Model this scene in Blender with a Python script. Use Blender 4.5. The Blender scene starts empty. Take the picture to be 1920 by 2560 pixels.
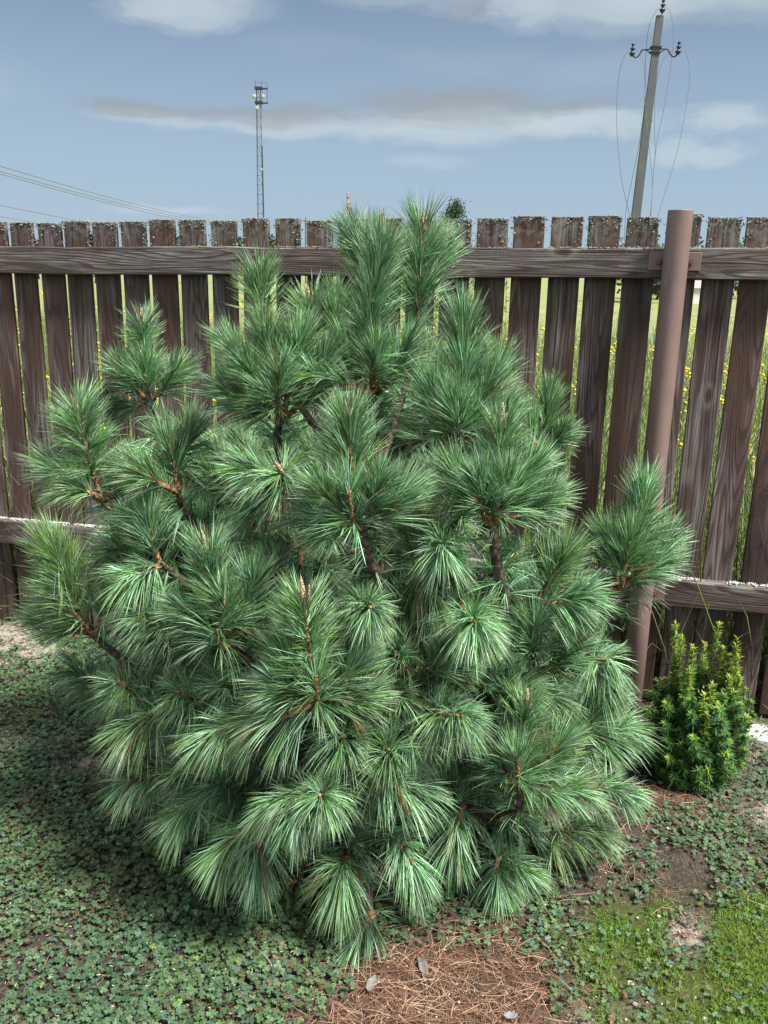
import bpy, math, random
import numpy as np
from math import radians as R_, sin, cos, pi
from mathutils import Matrix, Vector

rng = np.random.default_rng(7)
random.seed(7)
C = bpy.context.scene.collection
sc = bpy.context.scene

# ------------------------------------------------------------------ camera
F = 2180.0
PITCH, ROLL = R_(15.25), R_(1.12)
CAM = np.array([0.0, 0.0, 1.5])
fw = np.array([0, cos(PITCH), -sin(PITCH)])
r0 = np.array([1.0, 0, 0]); u0 = np.array([0, sin(PITCH), cos(PITCH)])
RT = r0*cos(ROLL)+u0*sin(ROLL)
UP = -r0*sin(ROLL)+u0*cos(ROLL)

def ray(px, py):            # photo pixel (1920x2560) -> direction
    return fw + RT*((px-960)/F) + UP*((1280-py)/F)
def at(px, py, Y):          # point on that sight line at distance Y ahead
    d = ray(px, py); return CAM + d*(Y/d[1])
def ground(px, py, z=0.0):
    d = ray(px, py); return CAM + d*((z-CAM[2])/d[2])
def proj(P):
    P = np.asarray(P, float)-CAM
    z = P@fw
    return 960+F*(P@RT)/z, 1280-F*(P@UP)/z

cam = bpy.data.cameras.new('camera'); co = bpy.data.objects.new('camera', cam); C.objects.link(co)
co.matrix_world = Matrix(((RT[0], UP[0], -fw[0], 0), (RT[1], UP[1], -fw[1], 0), (RT[2], UP[2], -fw[2], 1.5), (0, 0, 0, 1)))
cam.sensor_fit = 'VERTICAL'; cam.sensor_height = 24; cam.lens = 24*F/2560
cam.clip_end = 6000; cam.clip_start = 0.05
sc.camera = co

# ------------------------------------------------------------------ materials
def newmat(name):
    m = bpy.data.materials.new(name); m.use_nodes = True
    nt = m.node_tree; b = nt.nodes['Principled BSDF']
    return m, nt, b
class G:
    """tiny node helper"""
    def __init__(s, nt): s.nt = nt
    def n(s, t, **k):
        x = s.nt.nodes.new(t)
        for a, v in k.items(): setattr(x, a, v)
        return x
    def set(s, sock, v):
        if isinstance(v, bpy.types.NodeSocket): s.nt.links.new(v, sock)
        else: sock.default_value = v
    def math(s, op, a, b=0.0, c=0.0, clamp=False):
        x = s.n('ShaderNodeMath', operation=op, use_clamp=clamp)
        s.set(x.inputs[0], a); s.set(x.inputs[1], b); s.set(x.inputs[2], c); return x.outputs[0]
    def mix(s, f, a, b, bt='MIX'):
        x = s.n('ShaderNodeMix', data_type='RGBA', blend_type=bt)
        s.set(x.inputs[0], f)
        for i, v in ((6, a), (7, b)):
            if isinstance(v, tuple) and len(v) == 3: v = v+(1,)
            s.set(x.inputs[i], v)
        return x.outputs[2]
    def noise(s, vec, scale, detail=3, rough=.5, dist=0.0):
        x = s.n('ShaderNodeTexNoise'); 
        if vec is not None: s.set(x.inputs['Vector'], vec)
        x.inputs['Scale'].default_value = scale; x.inputs['Detail'].default_value = detail
        x.inputs['Roughness'].default_value = rough; x.inputs['Distortion'].default_value = dist
        return x.outputs['Fac']
    def ramp(s, f, stops, interp='LINEAR'):
        x = s.n('ShaderNodeValToRGB'); s.set(x.inputs[0], f); cr = x.color_ramp; cr.interpolation = interp
        while len(cr.elements) > 1: cr.elements.remove(cr.elements[-1])
        for i, (p, c) in enumerate(stops):
            e = cr.elements[0] if i == 0 else cr.elements.new(p)
            e.position = p; e.color = (c+(1,)) if isinstance(c, tuple) else (c, c, c, 1)
        return x.outputs[0]
    def mapping(s, vec, scale=(1, 1, 1), loc=(0, 0, 0)):
        x = s.n('ShaderNodeMapping'); s.set(x.inputs[0], vec); s.set(x.inputs['Scale'], scale); s.set(x.inputs['Location'], loc)
        return x.outputs[0]
    def bump(s, h, strength, dist, bsdf):
        x = s.n('ShaderNodeBump'); x.inputs['Strength'].default_value = strength; x.inputs['Distance'].default_value = dist
        s.set(x.inputs['Height'], h); s.nt.links.new(x.outputs[0], bsdf.inputs['Normal'])

def wood(name, horizontal=False, grey=0.5, dark=1.0):
    m, nt, b = newmat(name); g = G(nt)
    tc = g.n('ShaderNodeTexCoord').outputs['Object']
    oi = g.n('ShaderNodeObjectInfo'); rnd = oi.outputs['Random']
    off = g.n('ShaderNodeCombineXYZ'); g.set(off.inputs[0], g.math('MULTIPLY', rnd, 37.0)); g.set(off.inputs[1], g.math('MULTIPLY', rnd, 11.0)); g.set(off.inputs[2], g.math('MULTIPLY', rnd, 53.0))
    va = g.n('ShaderNodeVectorMath', operation='ADD'); g.set(va.inputs[0], tc); g.set(va.inputs[1], off.outputs[0]); v = va.outputs[0]
    L = 0.07
    sc3 = (L, 1, 1) if horizontal else (1, 1, L)
    sg = (.12, 1, 1) if horizontal else (1, 1, .12)
    v1 = g.mapping(v, sc3)
    # cathedral grain: iso-lines of a stretched noise
    base = g.noise(v1, 8.0, 2, .45, .12)
    rings = g.math('FRACT', g.math('MULTIPLY', base, 30.0))
    ringm = g.ramp(rings, [(0, 0.0), (.5, .1), (.72, 1.0), (.9, 1.0), (1.0, 0.0)])
    fib = g.noise(g.mapping(v, (.02, 1, 1) if horizontal else (1, 1, .02)), 260, 3, .6)
    worn = g.noise(g.mapping(v, sg), 14, 5, .6, .2)
    wornm = g.ramp(worn, [(0.62-grey*.3, 0.0), (.78-grey*.2, 1.0)])
    tone = g.noise(g.mapping(v, (.5, 1, 1) if horizontal else (1, 1, .5)), 3.0, 3)
    brown = g.mix(g.ramp(tone, [(.3, 0.0), (.7, 1.0)]), (.072*dark, .032*dark, .022*dark), (.20*dark, .085*dark, .054*dark))
    brown = g.mix(g.math('MULTIPLY', rnd, .5), brown, (.115*dark, .078*dark, .062*dark))
    brown = g.mix(g.math('MULTIPLY', ringm, .62), brown, (.022, .012, .010))
    g2 = g.mix(fib, (.125, .118, .112), (.36, .355, .35))
    amt = g.math('MULTIPLY', wornm, g.math('SUBTRACT', 1.0, g.math('MULTIPLY', ringm, .8)))
    amt = g.math('MULTIPLY', amt, g.ramp(fib, [(.38, .15), (.62, 1.0)]))
    col = g.mix(g.math('MULTIPLY', amt, .85), brown, g2)
    # knots
    vo = g.n('ShaderNodeTexVoronoi'); g.set(vo.inputs['Vector'], g.mapping(v, (.5, 1, 1) if horizontal else (1, 1, .5))); vo.inputs['Scale'].default_value = 5.5
    kn = g.ramp(vo.outputs['Distance'], [(.0, 1.0), (.07, .9), (.11, .0)])
    knr = g.ramp(vo.outputs['Distance'], [(.09, 0.0), (.12, 1.0), (.17, 0.0)])
    col = g.mix(kn, col, (.022, .012, .010)); col = g.mix(g.math('MULTIPLY', knr, .5), col, (.2, .17, .15))
    # cracks
    cr = g.noise(g.mapping(v, (.015, 1, 1) if horizontal else (1, 1, .015)), 60, 1, .5)
    crm = g.ramp(cr, [(.30, 1.0), (.335, 0.0)])
    col = g.mix(g.math('MULTIPLY', crm, .8), col, (.008, .006, .006))
    # crustose lichen specks
    sp = g.noise(v, 150, 2, .5); big = g.noise(v, 9, 3, .6)
    spm = g.math('MULTIPLY', g.ramp(sp, [(.62, 0.0), (.67, 1.0)]), g.ramp(big, [(.48, 0.0), (.62, 1.0)]))
    geo = g.n('ShaderNodeNewGeometry'); sep = g.n('ShaderNodeSeparateXYZ'); g.set(sep.inputs[0], geo.outputs['Position'])
    # green algae near the rail and at board foot; lichen thickest at the tops
    wz = sep.outputs[2]
    alg = g.math('MULTIPLY', g.ramp(g.noise(v, 22, 4, .7), [(.42, 0.0), (.62, 1.0)]), g.ramp(g.math('MULTIPLY', wz, .5), [(.655, 0.0), (.74, .8), (.765, .3), (.85, .1)]))
    col = g.mix(g.math('MULTIPLY', alg, .55), col, (.035, .05, .018))
    topm = g.ramp(g.math('MULTIPLY', wz, .5), [(.745, .12), (.80, .6), (.845, 1.0)])
    spm = g.math('MULTIPLY', spm, topm)
    top2 = g.math('MULTIPLY', g.ramp(g.noise(v, 40, 4, .65), [(.47, 0.0), (.56, 1.0)]), g.ramp(g.math('MULTIPLY', wz, .5), [(.795, 0.0), (.84, .8)]))
    col = g.mix(g.math('MAXIMUM', spm, g.math('MULTIPLY', top2, .6)), col, (.22, .25, .22))
    g.set(b.inputs['Base Color'], col); b.inputs['Roughness'].default_value = .78
    h = g.math('ADD', g.math('MULTIPLY', ringm, .5), g.math('ADD', g.math('MULTIPLY', fib, .8), g.math('MULTIPLY', crm, -1.5)))
    g.bump(h, .7, .0015, b)
    return m

def attrmat(name, attr='tint', rough=.5, spec=.4, trans=0.0, noise_amt=0.0, scale=50):
    m, nt, b = newmat(name); g = G(nt)
    a = g.n('ShaderNodeAttribute', attribute_name=attr)
    col = a.outputs['Color']
    if noise_amt:
        tc = g.n('ShaderNodeTexCoord').outputs['Object']
        col = g.mix(noise_amt, col, g.ramp(g.noise(tc, scale, 4, .6), [(.3, .15), (.7, 1.3)]), 'MULTIPLY')
    g.set(b.inputs['Base Color'], col); b.inputs['Roughness'].default_value = rough
    b.inputs['Specular IOR Level'].default_value = spec
    if trans:
        tr = g.n('ShaderNodeBsdfTranslucent'); g.set(tr.inputs[0], col)
        mx = g.n('ShaderNodeMixShader'); mx.inputs[0].default_value = trans
        nt.links.new(b.outputs[0], mx.inputs[1]); nt.links.new(tr.outputs[0], mx.inputs[2])
        nt.links.new(mx.outputs[0], nt.nodes['Material Output'].inputs[0])
    return m

def plain(name, col, rough=.6, metal=0.0, var=.25, scale=30, col2=None, bump=0.0, stretch=(1, 1, 1)):
    m, nt, b = newmat(name); g = G(nt)
    tc = g.mapping(g.n('ShaderNodeTexCoord').outputs['Object'], stretch)
    c2 = col2 or tuple(c*(1-var) for c in col)
    nz = g.noise(tc, scale, 5, .6)
    g.set(b.inputs['Base Color'], g.mix(g.ramp(nz, [(.35, 0.0), (.65, 1.0)]), c2, col))
    b.inputs['Roughness'].default_value = rough; b.inputs['Metallic'].default_value = metal
    if bump: g.bump(nz, bump, .002, b)
    return m

M = {}
M['board'] = wood('weathered_board', False, .56, .52)
M['rail'] = wood('weathered_rail', True, .84, .36)
M['needle'] = attrmat('pine_needle', rough=.36, spec=.6, trans=.22)
M['leaf'] = attrmat('leaf', rough=.55, spec=.35, trans=.2)
M['dry'] = attrmat('dry_matter', rough=.75, spec=.2)
M['lichen'] = attrmat('lichen_crust', rough=.95, spec=.1)
M['paint'] = plain('brown_painted_steel', (.19, .13, .117), .5, 0, .12, 14, (.155, .103, .093), bump=.35, stretch=(1, 1, .35))
M['bolt'] = plain('bolt_steel', (.16, .09, .075), .5, .3)
M['concrete'] = plain('grey_concrete', (.085, .093, .09), .85, 0, .2, 6)
M['insul'] = plain('dark_insulator', (.012, .016, .045), .25)
M['steel'] = plain('galvanised_steel', (.03, .036, .05), .8)
M['darksteel'] = plain('dark_steel', (.015, .018, .05), .6)
M['wire'] = plain('cable', (.16, .17, .18), .6)
M['dish'] = plain('dish_white', (.34, .37, .36), .6)
M['roof'] = plain('roof_sheet', (.30, .28, .27), .6)
M['wallw'] = plain('pale_wall', (.6, .6, .57), .8)
def bark(name, c1, c2, scale, seam=(.02, .012, .008)):
    m, nt, b = newmat(name); g = G(nt)
    tc = g.n('ShaderNodeTexCoord').outputs['Object']
    n1 = g.noise(tc, scale, 4, .65)
    vo = g.n('ShaderNodeTexVoronoi'); g.set(vo.inputs['Vector'], tc); vo.inputs['Scale'].default_value = scale*1.3
    col = g.mix(g.ramp(n1, [(.35, 0.0), (.65, 1.0)]), c1, c2)
    col = g.mix(g.ramp(vo.outputs['Distance'], [(.35, 0.0), (.75, .85)]), col, seam)
    g.set(b.inputs['Base Color'], col); b.inputs['Roughness'].default_value = .8
    g.bump(g.math('SUBTRACT', n1, vo.outputs['Distance']), .9, .004, b)
    return m
M['twig'] = bark('young_pine_bark', (.24, .11, .045), (.44, .26, .13), 95)
M['bark'] = bark('old_pine_bark', (.085, .06, .042), (.17, .12, .085), 60)
M['bud'] = bark('pine_bud_scale', (.38, .27, .17), (.58, .46, .32), 160, (.22, .13, .07))
M['ystem'] = plain('yew_stem', (.36, .30, .04), .6, 0, .4, 40)

# ------------------------------------------------------------------ mesh helpers
def tag(o, label=None, cat=None, group=None, kind=None):
    if label: o['label'] = label
    if cat: o['category'] = cat
    if group: o['group'] = group
    if kind: o['kind'] = kind
    return o
def link(name, me, mat=None, parent=None):
    o = bpy.data.objects.new(name, me); C.objects.link(o)
    if mat is not None and me is not None: me.materials.append(mat)
    if parent is not None: o.parent = parent
    return o
def empty(name, loc, label, cat, group=None):
    o = bpy.data.objects.new(name, None); o.location = loc; o.empty_display_size = .1; C.objects.link(o)
    return tag(o, label, cat, group)

def npmesh(name, verts, faces, tint=None, smooth=False):
    """verts (N,3); faces = (K,k) int array of equal sized polygons, or a list of such arrays; tint (faces,3)"""
    if not isinstance(faces, list): faces = [faces]
    me = bpy.data.meshes.new(name)
    verts = np.asarray(verts, np.float32)
    me.vertices.add(len(verts)); me.vertices.foreach_set('co', verts.ravel())
    loops = np.concatenate([f.ravel() for f in faces]).astype(np.int32)
    tot = np.concatenate([np.full(len(f), f.shape[1]) for f in faces]).astype(np.int32)
    st = np.concatenate([[0], np.cumsum(tot)[:-1]]).astype(np.int32)
    me.loops.add(len(loops)); me.loops.foreach_set('vertex_index', loops)
    me.polygons.add(len(tot)); me.polygons.foreach_set('loop_start', st)
    try: me.polygons.foreach_set('loop_total', tot)
    except Exception: pass
    if smooth: me.polygons.foreach_set('use_smooth', np.ones(len(tot), bool))
    if tint is not None:
        a = me.attributes.new('tint', 'FLOAT_COLOR', 'FACE')
        t = np.ones((len(tot), 4), np.float32); t[:, :3] = tint
        a.data.foreach_set('color', t.ravel())
    me.update(calc_edges=True); me.validate()
    return me

class MB:
    """collects simple shapes into one mesh"""
    def __init__(s): s.v = []; s.f = []
    def add(s, v, f):
        o = len(s.v); s.v += [tuple(map(float, p)) for p in v]; s.f += [tuple(i+o for i in q) for q in f]; return s
    def box(s, c, ax, ay, az, ch=0.0):
        """c centre, ax/ay/az half-extent vectors; ch chamfer"""
        c, ax, ay, az = [np.asarray(q, float) for q in (c, ax, ay, az)]
        if ch <= 0:
            P = [c+i*ax+j*ay+k*az for k in (-1, 1) for j in (-1, 1) for i in (-1, 1)]
            return s.add(P, [(0, 2, 3, 1), (4, 5, 7, 6), (0, 1, 5, 4), (2, 6, 7, 3), (0, 4, 6, 2), (1, 3, 7, 5)])
        lx, ly, lz = [np.linalg.norm(q) for q in (ax, ay, az)]
        oct_ = [(-1, -1+ch/ly), (-1+ch/lx, -1), (1-ch/lx, -1), (1, -1+ch/ly), (1, 1-ch/ly), (1-ch/lx, 1), (-1+ch/lx, 1), (-1, 1-ch/ly)]
        P = []
        for k, sh in ((-1, 1), (-1+ch/lz, 0), (1-ch/lz, 0), (1, 1)):
            for a, b_ in oct_:
                if sh: a *= (1-ch/lx); b_ *= (1-ch/ly)
                P.append(c+a*ax+b_*ay+k*az)
        f = [tuple(range(7, -1, -1)), tuple(range(24, 32))]
        for r in range(3):
            for i in range(8):
                j = (i+1) % 8; f.append((r*8+i, r*8+j, r*8+8+j, r*8+8+i))
        return s.add(P, f)
    def tube(s, pts, rad, n=8, cap=True, jit=0.0):
        pts = np.asarray(pts, float); K = len(pts)
        rad = np.broadcast_to(np.asarray(rad, float), (K,))
        T = np.gradient(pts, axis=0); T /= np.linalg.norm(T, axis=1)[:, None]+1e-12
        ref = np.array([0, 0, 1.0]) if abs(T[0][2]) < .9 else np.array([1.0, 0, 0])
        a = np.cross(T[0], ref); a /= np.linalg.norm(a)
        V = []
        for i in range(K):
            a = a-T[i]*(a@T[i]); a /= np.linalg.norm(a); b_ = np.cross(T[i], a)
            for k in range(n):
                th = 2*pi*k/n; rr = rad[i]*(1+(random.uniform(-jit, jit) if jit else 0))
                V.append(pts[i]+rr*(cos(th)*a+sin(th)*b_))
        f = [(i*n+k, i*n+(k+1) % n, (i+1)*n+(k+1) % n, (i+1)*n+k) for i in range(K-1) for k in range(n)]
        if cap: f += [tuple(range(n-1, -1, -1)), tuple(range((K-1)*n, K*n))]
        return s.add(V, f)
    def build(s, name, mat, parent=None, smooth=False):
        me = bpy.data.meshes.new(name); me.from_pydata(s.v, [], s.f)
        if smooth: me.polygons.foreach_set('use_smooth', np.ones(len(me.polygons), bool))
        me.update()
        return link(name, me, mat, parent)

def curve(pts, n=12):
    """Catmull-Rom through points"""
    P = [np.asarray(p, float) for p in pts]
    if len(P) == 2: return np.array([P[0]+(P[1]-P[0])*t for t in np.linspace(0, 1, n)])
    P = [2*P[0]-P[1]]+P+[2*P[-1]-P[-2]]
    out = []
    segs = len(P)-3; per = max(2, n//segs)
    for i in range(segs):
        a, b, c, d = P[i:i+4]
        for t in np.linspace(0, 1, per, endpoint=(i == segs-1)):
            out.append(.5*((2*b)+(-a+c)*t+(2*a-5*b+4*c-d)*t*t+(-a+3*b-3*c+d)*t**3))
    return np.array(out)
def unit(v): v = np.asarray(v, float); return v/(np.linalg.norm(v, axis=-1, keepdims=True)+1e-12)

# ------------------------------------------------------------------ world, sun
SUN_DIR = unit(np.array([0.80, -0.52, 0.0]))*cos(R_(58)) + np.array([0, 0, sin(R_(58))])
w = bpy.data.worlds.new('World'); sc.world = w; w.use_nodes = True
nt = w.node_tree; g = G(nt); bg = nt.nodes['Background']
sky = g.n('ShaderNodeTexSky', sky_type='NISHITA', sun_disc=False)
sky.sun_elevation = R_(58); sky.sun_rotation = math.atan2(SUN_DIR[0], SUN_DIR[1]); sky.air_density = 1.0; sky.dust_density = 1.6; sky.ozone_density = 1.0
hs = g.n('ShaderNodeHueSaturation'); hs.inputs['Saturation'].default_value = .80; hs.inputs['Value'].default_value = 1.0
g.set(hs.inputs['Color'], sky.outputs[0])
tc = g.n('ShaderNodeTexCoord').outputs['Generated']
nrm = g.n('ShaderNodeVectorMath', operation='NORMALIZE'); g.set(nrm.inputs[0], tc)
sep = g.n('ShaderNodeSeparateXYZ'); g.set(sep.inputs[0], nrm.outputs[0])
az = g.math('ARCTAN2', sep.outputs[0], sep.outputs[1]); el = g.math('ARCSINE', sep.outputs[2])
cmb = g.n('ShaderNodeCombineXYZ'); g.set(cmb.inputs[0], az); g.set(cmb.inputs[1], g.math('MULTIPLY', el, 2.4))
n1 = g.noise(cmb.outputs[0], 5.5, 6, .6); n2 = g.noise(g.mapping(cmb.outputs[0], loc=(7, 3, 1)), 5.5, 6, .6)
azd = g.math('ADD', az, g.math('MULTIPLY', g.math('SUBTRACT', n1, .5), .16))
eld = g.math('ADD', el, g.math('MULTIPLY', g.math('SUBTRACT', n2, .5), .055))
def azel(px, py):
    d = unit(ray(px, py)); return math.atan2(d[0], d[1]), math.asin(d[2])
def blob(px, py, rx, ry, power=1.0):
    a, e = azel(px, py); ra = rx/F/math.cos(e)*.97; re = ry/F
    q = g.math('ADD', g.math('POWER', g.math('ABSOLUTE', g.math('DIVIDE', g.math('SUBTRACT', azd, a), ra)), 2.0),
               g.math('POWER', g.math('ABSOLUTE', g.math('DIVIDE', g.math('SUBTRACT', eld, e), re)), 2.0))
    return g.math('MULTIPLY', g.ramp(q, [(0, 1.0), (.25, .8), (.6, .3), (1.0, 0.0)], 'EASE'), power)
def allmax(L):
    r = L[0]
    for x in L[1:]: r = g.math('MAXIMUM', r, x)
    return r
light = allmax([blob(400, 282, 230, 26, .7), blob(740, 298, 320, 30, .85), blob(1080, 305, 330, 46, .9), blob(1400, 305, 300, 34, 1.0),
                blob(470, 0, 190, 62, .95), blob(1330, 0, 150, 70, 1.0), blob(1680, -15, 420, 85, 1.0), blob(1050, -20, 300, 40, .5),
                blob(1830, 292, 110, 30, .85), blob(1690, 365, 120, 42, .7), blob(1800, 372, 130, 32, .65), blob(1080, 395, 120, 25, .35),
                blob(450, 528, 180, 20, .55), blob(1150, 150, 260, 40, .12), blob(1480, 175, 240, 50, .16), blob(760, 110, 200, 30, .1),
                blob(-900, 100, 700, 160, .9), blob(3000, 200, 800, 160, .9)])
shade = allmax([blob(330, 258, 190, 30, 1.0), blob(650, 270, 330, 28, .8), blob(1130, 262, 330, 48, .95), blob(1430, 268, 200, 26, .7), blob(1150, -10, 100, 40, .4)])
# unseen clouds added overhead and behind, outside the frame, to give fill light
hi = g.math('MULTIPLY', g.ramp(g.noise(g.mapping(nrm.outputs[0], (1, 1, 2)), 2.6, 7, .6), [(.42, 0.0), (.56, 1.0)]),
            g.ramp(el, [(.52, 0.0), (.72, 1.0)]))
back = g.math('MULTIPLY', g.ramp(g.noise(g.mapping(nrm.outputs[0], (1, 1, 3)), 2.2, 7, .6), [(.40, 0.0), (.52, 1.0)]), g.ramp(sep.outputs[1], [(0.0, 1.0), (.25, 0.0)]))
lightm = g.math('MULTIPLY', light, g.ramp(n1, [(.25, .7), (.6, 1.0)]))
# Nishita radiances are of order 5-10; clouds are given in the same unit
K = 1.0
cskyl = g.n('ShaderNodeVectorMath', operation='SCALE'); g.set(cskyl.inputs[0], hs.outputs[0]); cskyl.inputs[3].default_value = 1.0
SKYMUL = (.295, .33, .38, 1)
base = g.mix(1.0, hs.outputs[0], SKYMUL, 'MULTIPLY')
# pale blue towards the horizon instead of Nishita's yellowish band
base = g.mix(g.ramp(el, [(0.0, .85), (.12, .6), (.3, .12), (.45, 0.0)]), base, (1.95, 2.62, 3.25))
colr = g.mix(g.math('MULTIPLY', lightm, .66), base, (2.85, 3.2, 3.3))
colr = g.mix(g.math('MULTIPLY', shade, .68), colr, (1.45, 1.52, 1.58))
# unseen cloud overhead and behind the viewer, brightened to add ambient fill
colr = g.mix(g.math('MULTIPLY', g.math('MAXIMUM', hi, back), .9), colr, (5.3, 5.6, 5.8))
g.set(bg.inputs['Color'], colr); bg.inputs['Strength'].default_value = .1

sl = bpy.data.lights.new('sun', 'SUN'); sl.energy = 4.5; sl.angle = R_(12); sl.color = (1.0, .955, .87)
so = bpy.data.objects.new('sun', sl); C.objects.link(so)
so.rotation_euler = Vector(SUN_DIR).to_track_quat('Z', 'Y').to_euler()
sc.view_settings.view_transform = 'Standard'; sc.view_settings.look = 'None'; sc.view_settings.exposure = 1.25; sc.view_settings.gamma = 1

# ------------------------------------------------------------------ ground masks (evaluated at world points)
def fbm(x, y, s, seed=0, oct_=4):
    x = np.asarray(x, float); y = np.asarray(y, float); r = np.zeros_like(x); a = 1.0; tot = 0
    for o in range(oct_):
        X = x*s+seed*17.3+o*5.1; Y = y*s-seed*9.7+o*3.3
        xi = np.floor(X); yi = np.floor(Y); fx = X-xi; fy = Y-yi
        fx = fx*fx*(3-2*fx); fy = fy*fy*(3-2*fy)
        def h(i, j):
            q = np.sin(i*127.1+j*311.7+seed*3.7)*43758.5453; return q-np.floor(q)
        v = (h(xi, yi)*(1-fx)+h(xi+1, yi)*fx)*(1-fy)+(h(xi, yi+1)*(1-fx)+h(xi+1, yi+1)*fx)*fy
        r += a*v; tot += a; a *= .5; s *= 2.03
    return r/tot
FL = np.array([-1.66, 3.53]); FR = np.array([1.28, 2.81])
fu = unit(FR-FL); fn = np.array([fu[1], -fu[0]])      # fn points to the camera
if fn[1] > 0: fn = -fn
def infence(x, y): return (x-FL[0])*fn[0]+(y-FL[1])*fn[1]     # >0 on camera side
def soft(d, w_): return 1/(1+np.exp(-d/w_))
def bl(px, py, cx, cy, rx, ry): return np.exp(-(((px-cx)/rx)**2+((py-cy)/ry)**2))
def masks(x, y):
    P = np.stack([x, y, np.zeros_like(x)], -1); px, py = proj(P)
    wob = (fbm(x, y, 7, 3)-.5)
    px = px+wob*160; py = py+(fbm(x, y, 7, 5)-.5)*160
    litter = np.clip(1.5*bl(px, py, 1080, 2520, 225, 170)+.8*bl(px, py, 1220, 2420, 170, 80)+1.2*bl(px, py, 1080, 2650, 270, 130)+.35*bl(px, py, 1560, 2180, 100, 80)+.7*bl(px, py, 1640, 2010, 130, 50), 0, 1)
    moss = np.clip(1.5*bl(px, py, 1560, 2340, 120, 75)+1.8*bl(px, py, 1900, 2480, 250, 150)+.9*bl(px, py, 1680, 2480, 150, 90)+1.2*bl(px, py, 2150, 2420, 300, 200), 0, 1)
    sand = np.clip(1.4*bl(px, py, 30, 1610, 150, 45)+.9*bl(px, py, 50, 1840, 90, 40)+1.1*bl(px, py, 235, 1930, 80, 45)+.5*bl(px, py, 430, 1990, 120, 30)
                   +1.5*bl(px, py, 1715, 2345, 60, 52)+1.0*bl(px, py, 1915, 2040, 50, 60)+.2*bl(px, py, 1820, 1960, 90, 80)+.5*bl(px, py, 1880, 1880, 60, 50)+.5*bl(px, py, 1500, 2530, 160, 50), 0, 1)
    moss = moss*(1-np.clip(2.2*bl(px, py, 1715, 2345, 60, 60)+.9*bl(px, py, 1620, 2480, 60, 40), 0, 1))
    bare = np.clip(sand+litter*1.1+.7*bl(px, py, 1500, 2180, 80, 50)+.5*bl(px, py, 1860, 2170, 60, 60)+.8*bl(px, py, 1620, 1960, 200, 60), 0, 1)
    return litter, moss, sand, bare, px, py

# ------------------------------------------------------------------ ground sheet
def axis(lo, hi, step, far):
    mid = list(np.arange(lo, hi+1e-6, step)); a = []; s = step; v = hi
    while v < far: s *= 1.35; v += s; a.append(v)
    b = []; s = step; v = lo
    while v > -far: s *= 1.35; v -= s; b.append(v)
    return np.array(b[::-1]+mid+a)
gx = axis(-2.0, 2.0, .02, 3500); gy = axis(1.1, 4.0, .02, 3500)
GX, GY = np.meshgrid(gx, gy); gxr = GX.ravel(); gyr = GY.ravel()
def gheight(x, y):
    near = np.exp(-((np.hypot(x, y-2.4))/6)**2)
    return ((fbm(x, y, 3, 1)-.5)*.05+(fbm(x, y, 22, 2)-.5)*.018)*near
gz = gheight(gxr, gyr)
nx_, ny_ = len(gx), len(gy)
idx = np.arange(nx_*ny_).reshape(ny_, nx_)
gf = np.stack([idx[:-1, :-1], idx[:-1, 1:], idx[1:, 1:], idx[1:, :-1]], -1).reshape(-1, 4)
gm = npmesh('ground', np.stack([gxr, gyr, gz], -1), gf, smooth=True)
lit, mos, snd, bar, _, _ = masks(gxr, np.maximum(gyr, .6))
fld = soft(-infence(gxr, gyr)-.15, .08)
near_ok = (np.hypot(gxr, gyr-2.4) < 4)
for nm, arr in (('sand', snd*near_ok), ('moss', mos*near_ok), ('litter', lit*near_ok), ('field', fld)):
    a = gm.attributes.new(nm, 'FLOAT', 'POINT'); a.data.foreach_set('value', arr.astype(np.float32))
m, nt, b = newmat('garden_soil'); g = G(nt); tc = g.n('ShaderNodeTexCoord').outputs['Object']
A = lambda n: g.n('ShaderNodeAttribute', attribute_name=n).outputs['Fac']
n1 = g.noise(tc, 35, 6, .7); n2 = g.noise(tc, 240, 3, .6); n3 = g.noise(tc, 8, 4, .6)
soil = g.mix(g.ramp(n1, [(.3, 0.0), (.7, 1.0)]), (.016, .013, .011), (.07, .056, .046))
soil = g.mix(g.ramp(n2, [(.6, 0.0), (.68, .8)]), soil, (.30, .25, .21))
sandc = g.mix(g.ramp(n2, [(.4, 0.0), (.6, 1.0)]), (.15, .125, .10), (.42, .375, .32))
soil = g.mix(g.math('MULTIPLY', A('sand'), g.ramp(n1, [(.38, 0.0), (.55, 1.0)])), soil, sandc)
soil = g.mix(g.math('MULTIPLY', A('moss'), .85), soil, g.mix(n1, (.022, .030, .008), (.085, .11, .022)))
soil = g.mix(g.math('MULTIPLY', A('litter'), .6), soil, g.mix(n1, (.04, .025, .016), (.12, .07, .045)))
fieldc = g.mix(g.ramp(g.noise(tc, .35, 5, .6), [(.35, 0.0), (.65, 1.0)]), (.18, .23, .09), (.34, .35, .19))
fieldc = g.mix(g.ramp(g.noise(tc, 9, 4, .7), [(.35, 0.0), (.7, 1.0)]), (.12, .14, .04), fieldc)
g.set(b.inputs['Base Color'], g.mix(A('field'), soil, fieldc)); b.inputs['Roughness'].default_value = .95
b.inputs['Specular IOR Level'].default_value = .15
g.bump(g.math('ADD', n1, g.math('MULTIPLY', n2, .5)), .8, .01, b)
o = link('ground', gm, m); tag(o, kind='structure')

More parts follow.
